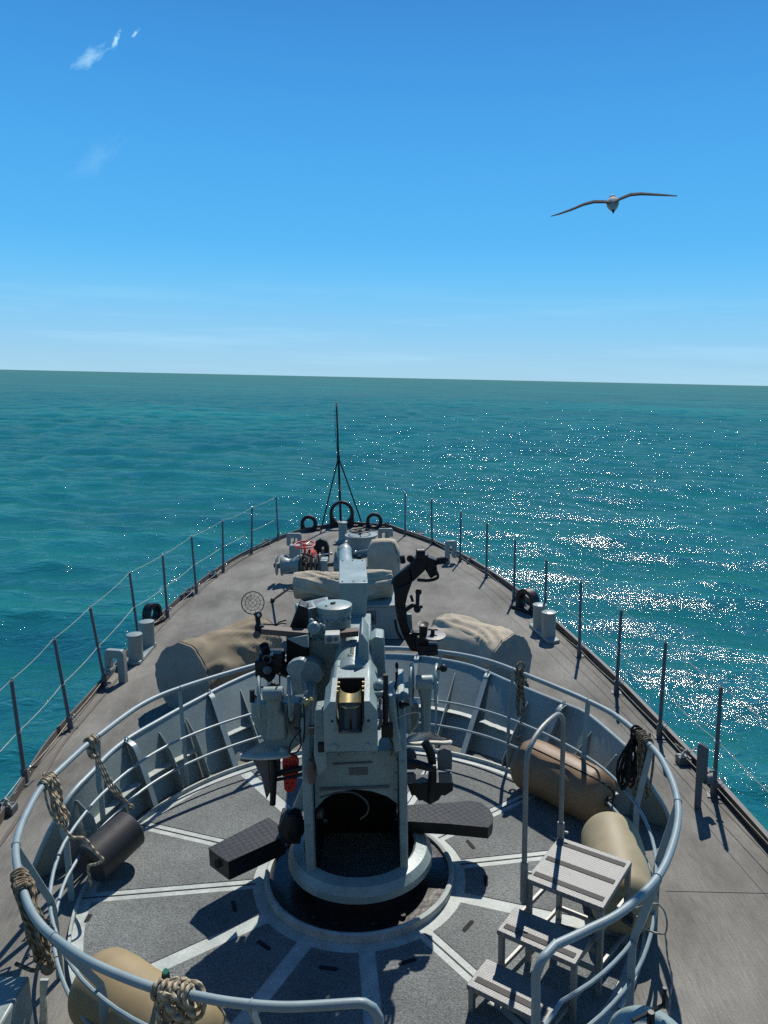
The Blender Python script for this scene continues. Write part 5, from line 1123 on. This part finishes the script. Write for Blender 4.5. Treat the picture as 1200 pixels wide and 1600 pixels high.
# right pedals and stem
for x0, x1, y0 in ((629, 651, 1171), (683, 707, 1170)):
    pedal(rnd(x0, x1, y0, 1203, 10), 5.50, 'stanchion_paint', None); pedal([(x0 + 2, 1209), (x1 - 1, 1209), (x1 - 1, 1224), (x0 + 3, 1224)], 5.44, 'stanchion_paint', None, nm='heel_rest')
tb(((664, 1160), (672, 1175), (676, 1200), (674, 1235), (672, 1252)), (0.035, 0.035, 0.03, 0.04, 0.03), nm='seat_stem', y=5.48)
tb(((622, 1188), (645, 1192), (670, 1199), (682, 1199)), (0.045, 0.035, 0.03, 0.02), nm='seat_arm', y=5.42)
m = MB(); m.cyl(PY(625, 1184, 5.36), PY(625, 1184, 5.42), 0.03, 12); m.cyl(PY(627, 1209, 5.36), PY(627, 1209, 5.42), 0.028, 12); m.beam(PY(625, 1184, 5.4), PY(627, 1209, 5.4), 0.05, 0.03); m.build('arm_lug', 'black', G)
m = MB(); m.prism([PY(x, y, 5.46) for x, y in ((636, 1225), (708, 1222), (708, 1236), (695, 1244), (690, 1243), (686, 1250), (672, 1258), (660, 1251), (655, 1252), (648, 1243), (643, 1244))], V(0, 0.14, 0)); m.build('pedal_rack', 'black', G, bevel=0.006)
# ------- platforms for the gun crew
zr_ = 0.42
pts = [(632, 1258), (700, 1254), (735, 1251), (752, 1254), (765, 1264), (771, 1276), (769, 1286), (763, 1293), (700, 1287), (632, 1283)]
m = MB(); m.prism([W(x, y, zr_) for x, y in pts], V(0, 0, -0.006)); m.build('foot_platform', 'tread_dark', G, angle=20)
m = MB(); P = [W(x, y, zr_ - 0.0065) for x, y in pts]; cc = sum(P, V(0, 0, 0)) / len(P); m.prism([cc.lerp(p, 0.985) for p in P], V(0, 0, -0.10)); m.build('platform_skirt', 'black', G, angle=20)
pts = [(325, 1325), (356, 1347), (446, 1306), (440, 1292), (419, 1277)]
m = MB(); m.prism([W(x, y, zr_) for x, y in pts], V(0, 0, -0.006)); m.build('foot_platform', 'tread_dark', G, angle=20)
m = MB(); P = [W(x, y, zr_ - 0.0065) for x, y in pts]; cc = sum(P, V(0, 0, 0)) / len(P); m.prism([cc.lerp(p, 0.985) for p in P], V(0, 0, -0.155)); m.build('platform_skirt', 'black', G, angle=20)
q = W(336, 1345, 0.33); e0, e1 = W(325, 1325, zr_), W(356, 1347, zr_); nrm = V((e1 - e0).y, -(e1 - e0).x, 0).normalized(); q = e0.lerp(e1, 0.45) + V(0, 0, -0.085)
if nrm.y > 0: nrm = -nrm
m = MB(); m.cyl(q + nrm * 0.002, q + nrm * 0.006, 0.035, 18); m.build('socket_hole', 'dark_void', G)
m = MB(); m.lathe([(0.05, 0), (0.10, 0.02), (0.11, 0.08), (0.06, 0.22), (0.0, 0.24)], PY(455, 1305, 5.5), V(0.1, -0.1, 1), 16); m.box(PY(455, 1290, 5.6), (0.16, 0.2, 0.2)); m.build('platform_bracket', 'black', G, bevel=0.01)
m = MB(); m.prism([PY(x, y, 5.5) for x, y in ((474, 1225), (456, 1268), (478, 1268))], V(0, 0.1, 0)); m.build('cheek_web', 'gun_paint', G)

# ------------------------------------------------------------------ fenders
def fender(a, b, r, mt, label, eyes=True, ropecol='rope_dark', rings=0):
    a, b = Vector(a), Vector(b); c = (a + b) / 2; ax = (b - a).normalized(); L_ = (b - a).length
    t = thing('inflatable_fender', V(c.x, c.y, 0), label, 'fender', 'fat inflatable fenders on the gun platform'); m = MB(); prof = [(0.0, 0.0)]
    cap = r * 0.62
    for k in range(1, 9): th_ = PI / 2 * k / 8; prof.append((r * math.sin(th_) ** 0.8, cap * (1 - math.cos(th_))))
    for k in range(1, 9): prof.append((r * (1 + 0.012 * math.sin(k * 1.3)), cap + (L_ - 2 * cap) * k / 9))
    for k in range(8, -1, -1): th_ = PI / 2 * k / 8; prof.append((r * math.sin(th_) ** 0.8 if k else 0.0, L_ - cap * (1 - math.cos(th_))))
    m.lathe(prof, a, ax, 48)
    for i, v in enumerate(m.v):
        nn = noise.noise(v * 2.3) * 0.012; d = v - (a + ax * (v - a).dot(ax))
        if d.length > 1e-4: m.v[i] = v + d.normalized() * nn
    m.build('body', mt, t, angle=180)
    for e, s in ((a, -1), (b, 1)):
        m = MB(); m.cyl(e + ax * s * -0.02, e + ax * s * 0.03, 0.045, 16); m.ring(e + ax * s * 0.05, 0.03, 0.012, ax.orthogonal(), 14, 6); m.build('end_eye', 'rubber', t)
    return t
fb = fender(W(818, 1190, 0.27) + V(-0.03, 0.05, 0), W(944, 1252, 0.27) + V(0.03, 0, 0), 0.25, 'fender_brown', 'orange-brown fat fender lying inside the right side of the shield')
m = MB(); o0 = W(830, 1168, 0.53); o1 = W(952, 1230, 0.50); m.tube(cr_spline([o0, o0.lerp(o1, 0.4) + V(0, 0.02, 0.0), o1, W(957, 1256, 0.3)], 6), 0.008, 6); m.build('securing_line', 'rope_dark', fb)
fc = fender(W(950, 1296, 0.27), W(980, 1432, 0.27), 0.235, 'fender_cream', 'cream fat fender lying behind the aluminium steps')
fd = fender(W(140, 1530, 0.25), W(325, 1648, 0.25), 0.235, 'fender_ochre', 'ochre yellow fat fender at the near left of the platform')
m = MB(); p = W(259, 1532, 0.56); m.tube([p, p + V(0.0, 0.01, 0.05)], [0.03, 0.02], 10); m.build('filler_cap', 'rubber', fd)
m = MB(); m.tube([p + V(0, 0, 0.05), p + V(0.01, -0.02, 0.08)], 0.016, 8); m.build('tape_tag', 'green_tape', fd)
# black cylindrical fender hung on the left
ka, kb = W(150, 1343, 0.22), W(204, 1293, 0.30)
ax = (kb - ka).normalized(); t = thing('rubber_fender', V(ka.x, ka.y, 0), 'short black rubber cylinder fender hanging from the left rail by a rope', 'fender')
m = MB(); r_ = 0.17; L_ = (kb - ka).length + 0.06; a = ka - ax * 0.06
m.lathe([(0.035, 0.02), (0.10, 0.0), (r_ - 0.01, 0.0), (r_, 0.012), (r_, L_ - 0.012), (r_ - 0.01, L_), (0.035, L_), (0.035, 0.02)], a, ax, 40); m.build('body', 'rubber', t)
m = MB(); m.lathe([(0.0, 0.03), (0.034, 0.03), (0.034, L_ - 0.03), (0.0, L_ - 0.03)], a, ax, 16); m.build('core', 'dark_void', t)

# ------------------------------------------------------------------ ropes
def wob(P, amp, seed=0): return [p + V(noise.noise(p * 7 + V(seed, 0, 0)), noise.noise(p * 7 + V(0, seed, 5)), noise.noise(p * 7 + V(3, 1, seed))) * amp for p in P]
def coil_on_rail(p, along, width, drop, loops, r, seed, lean=V(0, 0, 0), wraps=4, spread=0.06):
    """a hank of rope: turns wrapped round the rail and long loops hanging from it"""
    rng = random.Random(seed); m = MB(); along = along.normalized(); out = along.cross(V(0, 0, 1)).normalized()
    for k in range(wraps):
        c = p + along * ((k / max(1, wraps - 1)) - 0.5) * width; P = []
        for j in range(15):
            a = 2 * PI * j / 14; P.append(c + along * 0.01 * j / 14 + (out * math.cos(a) + V(0, 0, 1) * math.sin(a)) * (0.026 + r + 0.006 * rng.random()))
        m.tube(wob(P, 0.006, k + seed), r, 7)
    for k in range(loops):
        c = p + along * rng.uniform(-0.5, 0.5) * width * 0.8; w = spread * rng.uniform(0.6, 1.3); dr = drop * rng.uniform(0.82, 1.05); o = out * rng.uniform(-0.03, 0.05)
        P = []
        for j in range(21):
            a = 2 * PI * j / 20; zz = -dr / 2 + math.cos(a) * dr / 2; ww = math.sin(a) * w * (0.75 + 0.45 * (-zz / dr))
            P.append(c + along * ww + o + V(0, 0, zz + 0.03) + lean * (-zz / dr) + out * 0.02 * math.sin(a * 2 + k))
        m.tube(wob(P, 0.02, k * 3 + seed), r, 7, closed=False)
    return m
def rail_dir(px, py):
    p = W(px, py, RZ); i = min(range(len(Tp)), key=lambda i: (Tp[i] - p).length); return Tp[i], (Tp[min(i + 1, len(Tp) - 1)] - Tp[max(i - 1, 0)]).normalized()
p, d = rail_dir(78, 1219); r1 = p
m = coil_on_rail(p, d, 0.13, 0.34, 8, 0.009, 3, lean=V(0.13, -0.10, 0), wraps=6, spread=0.035)
m.tube(wob(cr_spline([p + V(0.03, -0.02, -0.02), p + V(0.16, -0.1, -0.36), W(131, 1310, 0.6), W(148, 1330, 0.5), W(160, 1345, 0.40), ka + V(0.0, -0.16, 0.04), ka + V(0.02, -0.19, -0.10)], 7), 0.012, 1), 0.012, 7)
m.build('coiled_rope', 'rope', base=p, label='tan rope hank tied to the left rail with its end through the black fender', cat='rope', group='ropes tied to the platform rail')
p, d = rail_dir(143, 1158)
m = coil_on_rail(p, d, 0.07, 0.17, 3, 0.011, 8, lean=V(0.02, -0.02, 0), wraps=4, spread=0.02)
for dx in (-0.012, 0.012, 0.0): m.tube(wob(cr_spline([p + V(dx, 0, -0.03), p.lerp(kb, 0.5) + V(dx * 2, 0, -0.02), kb + V(0, 0.05, 0.17)], 8), 0.006, 2), 0.007, 6)
m.ring(kb + V(0, 0.04, 0.17), 0.022, 0.01, V(0.2, 1, 0.2), 12, 6)
m.build('coiled_rope', 'rope', base=p, label='rope knotted on the upper left rail holding up the black fender', cat='rope', group='ropes tied to the platform rail')
p, d = rail_dir(29, 1382)
m = coil_on_rail(p, d, 0.18, 0.44, 18, 0.0115, 21, lean=V(0.13, -0.10, 0), wraps=7, spread=0.13)
rng = random.Random(5)
for k in range(26):
    q = p + V(0.10, -0.08, -0.30) + V(rng.uniform(-.06, .08), rng.uniform(-.06, .06), rng.uniform(-.14, .12)); m.tube(wob([q, q + V(rng.uniform(-.03, .04), rng.uniform(-.04, .03), rng.uniform(-.06, .03)), q + V(rng.uniform(-.06, .07), rng.uniform(-.05, .05), rng.uniform(-.10, .02))], 0.01, k), 0.004, 5)
q = p + V(0.14, -0.14, -0.42); m.tube(wob(cr_spline([p + V(0.13, -0.1, -0.2), q, q + V(-0.05, -0.02, -0.03), q + V(-0.16, 0.02, -0.02)], 6), 0.02, 4), 0.012, 6)
m.ball(q + V(0.04, 0, -0.03), 0.045, 10)
m.build('coiled_rope', 'rope_old', base=p, label='big frayed old rope hank hanging from the left rail above the grey locker', cat='rope', group='ropes tied to the platform rail')
p, d = rail_dir(272, 1551)
m = coil_on_rail(p, d, 0.17, 0.20, 10, 0.0115, 33, lean=V(0.0, -0.02, 0), wraps=6, spread=0.065)
m.tube(wob(cr_spline([p + V(0.06, 0, 0.02), p + V(0.16, 0.01, -0.03), p + V(0.24, 0, -0.14), p + V(0.2, 0, -0.24)], 6), 0.01, 4), 0.006, 6)
m.tube(wob(cr_spline([p + d * 0.05 + V(0, -0.05, 0.03), p - d * 0.02 + V(0, -0.07, -0.06), p - d * 0.08 + V(0, -0.03, -0.13), p + V(0, -0.05, -0.2)], 6), 0.01, 9), 0.015, 7)
m.build('coiled_rope', 'rope', base=p, label='thick tan rope knotted round the near rail above the ochre fender', cat='rope', group='ropes tied to the platform rail')
p, d = rail_dir(1001, 1150)
m = coil_on_rail(p - d * 0.08, d, 0.08, 0.50, 7, 0.011, 41, lean=V(-0.10, -0.02, 0), wraps=3, spread=0.07)
m.build('coiled_rope', 'rope_dark', base=p, label='black rope hank hanging from the right rail over the brown fender', cat='rope', group='ropes tied to the platform rail')
m = coil_on_rail(p + d * 0.04, d, 0.12, 0.52, 7, 0.010, 47, lean=V(-0.02, -0.05, 0), wraps=5, spread=0.045)
m.build('coiled_rope', 'rope_old', base=p + d * 0.05, label='thin grey-tan rope hank beside the black one on the right rail', cat='rope', group='ropes tied to the platform rail')
p, d = rail_dir(808, 1048)
m = coil_on_rail(p, d, 0.06, 0.46, 4, 0.009, 51, lean=V(0.0, -0.05, 0), wraps=4, spread=0.022)
m.ring(p + V(0, 0, 0.06), 0.05, 0.012, d, 14, 6); m.ring(p + V(0.01, -0.02, -0.08), 0.05, 0.011, V(0, 0.3, 1), 14, 6); m.ring(p + V(0.0, -0.02, -0.11), 0.05, 0.011, V(0.2, 0.3, 1), 14, 6)
m.build('coiled_rope', 'rope_old', base=p, label='knotted rope tied round the rail post in front of the right covered reel', cat='rope', group='ropes tied to the platform rail')
# thin cord on right mid rail
q = W(1030, 1425, 0.6); m = MB(); m.tube(wob(cr_spline([q + V(-0.14, 0.02, 0.02), q + V(-0.02, 0, 0.06), q + V(0.03, -0.03, -0.02), q + V(0.02, -0.05, -0.12), q + V(-0.1, -0.02, -0.1), q + V(-0.14, 0, -0.03)], 7), 0.01, 3), 0.006, 6)
m.tube(wob(cr_spline([q + V(0.02, -0.05, -0.12), q + V(0.02, -0.16, -0.3), q + V(-0.02, -0.3, -0.5), q + V(0.0, -0.4, -0.58)], 6), 0.02, 8), 0.006, 6)
m.build('light_cord', 'rope_pale', base=q, label='thin pale cord looped over the right rail beside the steps', cat='cord')

# ------------------------------------------------------------------ aluminium steps
zs = (0.66, 0.44, 0.22)
Af, Bf, Cn, Dn = W(876, 1308, zs[0]), W(996, 1349, zs[0]), W(934, 1416, zs[0]), W(819, 1371, zs[0])
wv = ((Bf - Af) + (Cn - Dn)) / 2; wid = wv.length; wv.normalize(); rv = V(wv.y, -wv.x, 0)
if rv.y > 0: rv = -rv
cen = (Af + Bf + Cn + Dn) / 4; dep = (((Dn - Af) + (Cn - Bf)) / 2).dot(rv)
st = thing('aluminium_steps', V(cen.x, cen.y, FZ), 'three-tread aluminium step stand with a hooped handrail on the right of the platform', 'steps')
fe = cen + rv * dep / 2; rot = Matrix((wv, -rv, V(0, 0, 1))).transposed()
def tread(c, w, d, z, strips):
    m = MB(); m.box(V(c.x, c.y, z - 0.0175), (w, d, 0.035), rot); tr = m.build('tread', 'tread_plate', st, bevel=0.004)
    for s in strips:
        m = MB(); q = c + rv * (s * d); m.box(V(q.x, q.y, z + 0.0025), (w * 0.90, 0.045, 0.003), rot); m.build('grip_strip', 'grip_strip', tr)
    return tr
tread(cen, wid, dep, zs[0], (-0.38, 0.0, 0.36))
d2 = 0.24
f2 = (W(774, 1453, zs[1]) + W(901, 1507, zs[1])) / 2; f3 = f2 + (f2 - fe) * 0.97
c2_ = V(f2.x, f2.y, 0) - rv * (0.135); tread(c2_, wid, 0.27, zs[1], (0.26,))
c3_ = V(f3.x, f3.y, 0) - rv * 0.135; tread(c3_, wid, 0.27, zs[2], (0.22,))
def leg(pos, z0, z1, w=0.036): m = MB(); m.box(V(pos.x, pos.y, (z0 + z1) / 2), (w, w, z1 - z0), rot); m.build('leg', 'aluminium', st, bevel=0.003)
hw_ = wid / 2 - 0.02
for s in (-1, 1):
    for c_, dd_, z in ((cen, -dep / 2 + 0.02, zs[0]), (cen, dep / 2 - 0.02, zs[0]), (c2_, d2 / 2 - 0.02, zs[1]), (c3_, d2 / 2 - 0.02, zs[2])):
        leg(c_ + wv * s * hw_ + rv * dd_, FZ + 0.002, z - 0.035)
    a_ = cen + wv * s * hw_ - rv * (dep / 2 - 0.04); b_ = c3_ + wv * s * hw_ + rv * (d2 / 2 - 0.04)
    m = MB(); m.beam(V(a_.x, a_.y, 0.10), V(b_.x, b_.y, 0.10), 0.024, 0.03); m.build('side_rail', 'aluminium', st, bevel=0.003)
    m = MB(); m.beam(V(a_.x, a_.y, zs[1] - 0.05), V(*(c2_ + wv * s * hw_).xy, zs[1] - 0.05), 0.024, 0.03); m.build('side_rail', 'aluminium', st, bevel=0.003)
for c_, z in ((cen - rv * (dep / 2 - 0.02), 0.10), (fe, 0.2), (cen + rv * (dep / 2 - 0.02), 0.32)):
    a_, b_ = c_ - wv * (hw_ - 0.02), c_ + wv * (hw_ - 0.02); m = MB(); m.beam(V(a_.x, a_.y, z), V(b_.x, b_.y, z), 0.022, 0.035); m.build('cross_rail', 'aluminium', st, bevel=0.003)
ha, hb_ = Dn + rv * -0.0, Af
zA = PY(816, 1160, Dn.y).z; zB2 = PY(881, 1125, Af.y).z
ha = V(ha.x, ha.y, 0); hb_ = V(hb_.x, hb_.y, 0); dv = hb_ - ha
HT = 1.66
hp_ = [ha + V(0, 0, zs[0] - 0.2), ha + V(0, 0, HT - 0.22), ha + V(0, 0, HT - 0.13) + dv * 0.03, ha + V(0, 0, HT - 0.06) + dv * 0.14, ha + V(0, 0, HT - 0.01) + dv * 0.4, ha + V(0, 0, HT) + dv * 0.72, ha + V(0, 0, HT - 0.02) + dv * 0.88, ha + V(0, 0, HT - 0.08) + dv * 0.98, hb_ + V(0, 0, HT - 0.18), hb_ + V(0, 0, zs[0] - 0.02)]
P = hp_[:2] + cr_spline(hp_[1:-1], 5)[1:] + [hp_[-1]]
m = MB(); m.tube(P, 0.018, 12); m.build('handrail', 'aluminium', st)
for q_ in (ha, hb_):
    m = MB(); m.cyl(q_ + V(0, 0, zs[0] - 0.18), q_ + V(0, 0, zs[0] + 0.12), 0.026, 14); m.build('handrail_socket', 'aluminium', st)
    m = MB(); m.cyl(q_ + V(0.02, -0.03, zs[0] + 0.06), q_ + V(0.045, -0.04, zs[0] + 0.06), 0.01, 8); m.build('clamp_screw', 'steel', st)

# ------------------------------------------------------------------ near corners: locker (left) and mushroom vent (right)
q = W(6, 1560, 0.55); lk = thing('deck_locker', V(q.x, q.y - 0.1, 0), 'grey steel deck locker with dog clips at the near left corner', 'locker')
tA, tB, tC = W(5, 1533, 0.62), W(36, 1524, 0.62), W(60, 1528, 0.62)
m = MB(); m.box(V(tB.x - 0.27, tB.y - 0.20, 0.31), (0.62, 0.40, 0.62)); m.build('body', 'grey_paint', lk, bevel=0.015)
fx, fy = tB.x - 0.27, tB.y - 0.40
m = MB(); m.box(V(fx + 0.02, fy - 0.008, 0.34), (0.46, 0.016, 0.44)); m.build('door', 'grey_paint', lk, bevel=0.01)
for dx, dz in ((0.15, 0.47), (0.02, 0.30)):
    m = MB(); m.cyl(V(fx + dx, fy - 0.016, dz), V(fx + dx, fy - 0.05, dz), 0.022, 10); m.tube([V(fx + dx, fy - 0.045, dz), V(fx + dx + 0.05, fy - 0.05, dz - 0.05)], 0.009, 6); m.build('dog_clip', 'rail_paint', lk)
p = W(62, 1550, 0); m = MB(); m.prism([PY(x, y, W(66, 1560, 0.2).y) for x, y in ((62, 1532), (75, 1532), (70, 1560), (76, 1640), (56, 1640), (62, 1585))], V(0, 0.02, 0)); m.build('support_plate', 'pale_paint', lk)
q = W(1012, 1630, 0.50); mv = thing('mushroom_vent', V(q.x, q.y, 0), 'pale grey domed mushroom vent with a black screw handle at the near right corner', 'vent')
rv_ = abs(W(1075, 1612, 0.5).x - W(950, 1612, 0.5).x) / 2
m = MB(); m.lathe([(rv_ * 0.7, 0.0), (rv_ * 0.7, 0.45), (rv_ * 0.98, 0.45), (rv_, 0.47), (rv_, 0.50), (rv_ * 0.93, 0.545), (rv_ * 0.75, 0.585), (rv_ * 0.45, 0.61), (0, 0.62)], V(q.x, q.y, 0), n=48); m.build('dome', 'gun_paint', mv)
m = MB(); m.cyl(V(q.x + 0.01, q.y, 0.61), V(q.x + 0.01, q.y, 0.69), 0.02, 12); m.tube([V(q.x - 0.10, q.y - 0.04, 0.675), V(q.x + 0.10, q.y + 0.06, 0.675)], 0.011, 8); m.tube([V(q.x + 0.10, q.y + 0.06, 0.66), V(q.x + 0.10, q.y + 0.06, 0.78)], 0.012, 8); m.build('screw_handle', 'black', mv)

# ------------------------------------------------------------------ gull
gd = ray(957, 318).normalized() * 8.0; gp = EYE + gd
bird = thing('seagull', gp, 'gull gliding with wings spread in the open sky at upper right', 'bird', kind=None)
bird['category'] = 'bird'
m = MB(); fwd = gd.normalized(); up = V(0, 0, 1); rt = fwd.cross(up).normalized()
b0_ = EYE + ray(957, 312).normalized() * 8.12; b1_ = EYE + ray(958.5, 333).normalized() * 7.86; bd = (b1_ - b0_)
m.tube([b0_ + bd * t_ for t_ in (-0.03, 0.05, 0.18, 0.34, 0.52, 0.68, 0.80, 0.9)], [0.012, 0.036, 0.053, 0.056, 0.044, 0.028, 0.015, 0.006], 16)
m.build('body', 'feather_white', bird, angle=180)
m = MB(); m.ball(b0_ + bd * -0.02 + fwd * 0.03 + V(0, 0, 0.012), 0.034, 12, (1, 1.3, 0.9)); m.build('head', 'feather_white', bird)
m = MB(); m.tube([b0_ + bd * 0.82, b0_ + bd * 1.0], [0.014, 0.005], 8); m.build('tail', 'feather_grey', bird)
def wing(pxs):
    m = MB(); vs = []; K = len(pxs)
    for i, (x, y, chd, sw) in enumerate(pxs):
        c = EYE + ray(x, y).normalized() * 8.0; th_ = chd * 0.11 + 0.004
        for (f_, h_) in ((0.5, 0.0), (0.25, 0.9), (-0.1, 0.8), (-0.5, 0.05), (-0.1, -0.35), (0.25, -0.4)):
            vs.append(c + fwd * (f_ * chd + sw) + up * (h_ * th_ + f_ * chd * -0.02))
    m.add(vs, [(i * 6 + j, i * 6 + (j + 1) % 6, (i + 1) * 6 + (j + 1) % 6, (i + 1) * 6 + j) for i in range(K - 1) for j in range(6)] + [(5, 4, 3, 2, 1, 0), tuple((K - 1) * 6 + j for j in range(6))])
    m.build('wing', 'feather_grey', bird, angle=60)
wing([(953, 317, 0.17, 0), (943, 316, 0.17, 0.0), (928, 316, 0.18, 0.01), (912, 320, 0.16, 0.03), (893, 328, 0.13, 0.01), (876, 334, 0.09, -0.03), (862, 338, 0.03, -0.08)])
wing([(960, 317, 0.17, 0), (970, 311, 0.17, 0.0), (985, 305, 0.18, 0.01), (1002, 303.5, 0.16, 0.03), (1022, 304.5, 0.13, 0.01), (1040, 305.5, 0.09, -0.03), (1057, 306.5, 0.03, -0.08)])

# ------------------------------------------------------------------ heel the ship (and all that stands on it)
bpy.context.view_layer.update()
for o in list(COL.objects):
    if o.parent is None and o.name not in NOHEEL: o.matrix_basis = HEEL @ o.matrix_basis
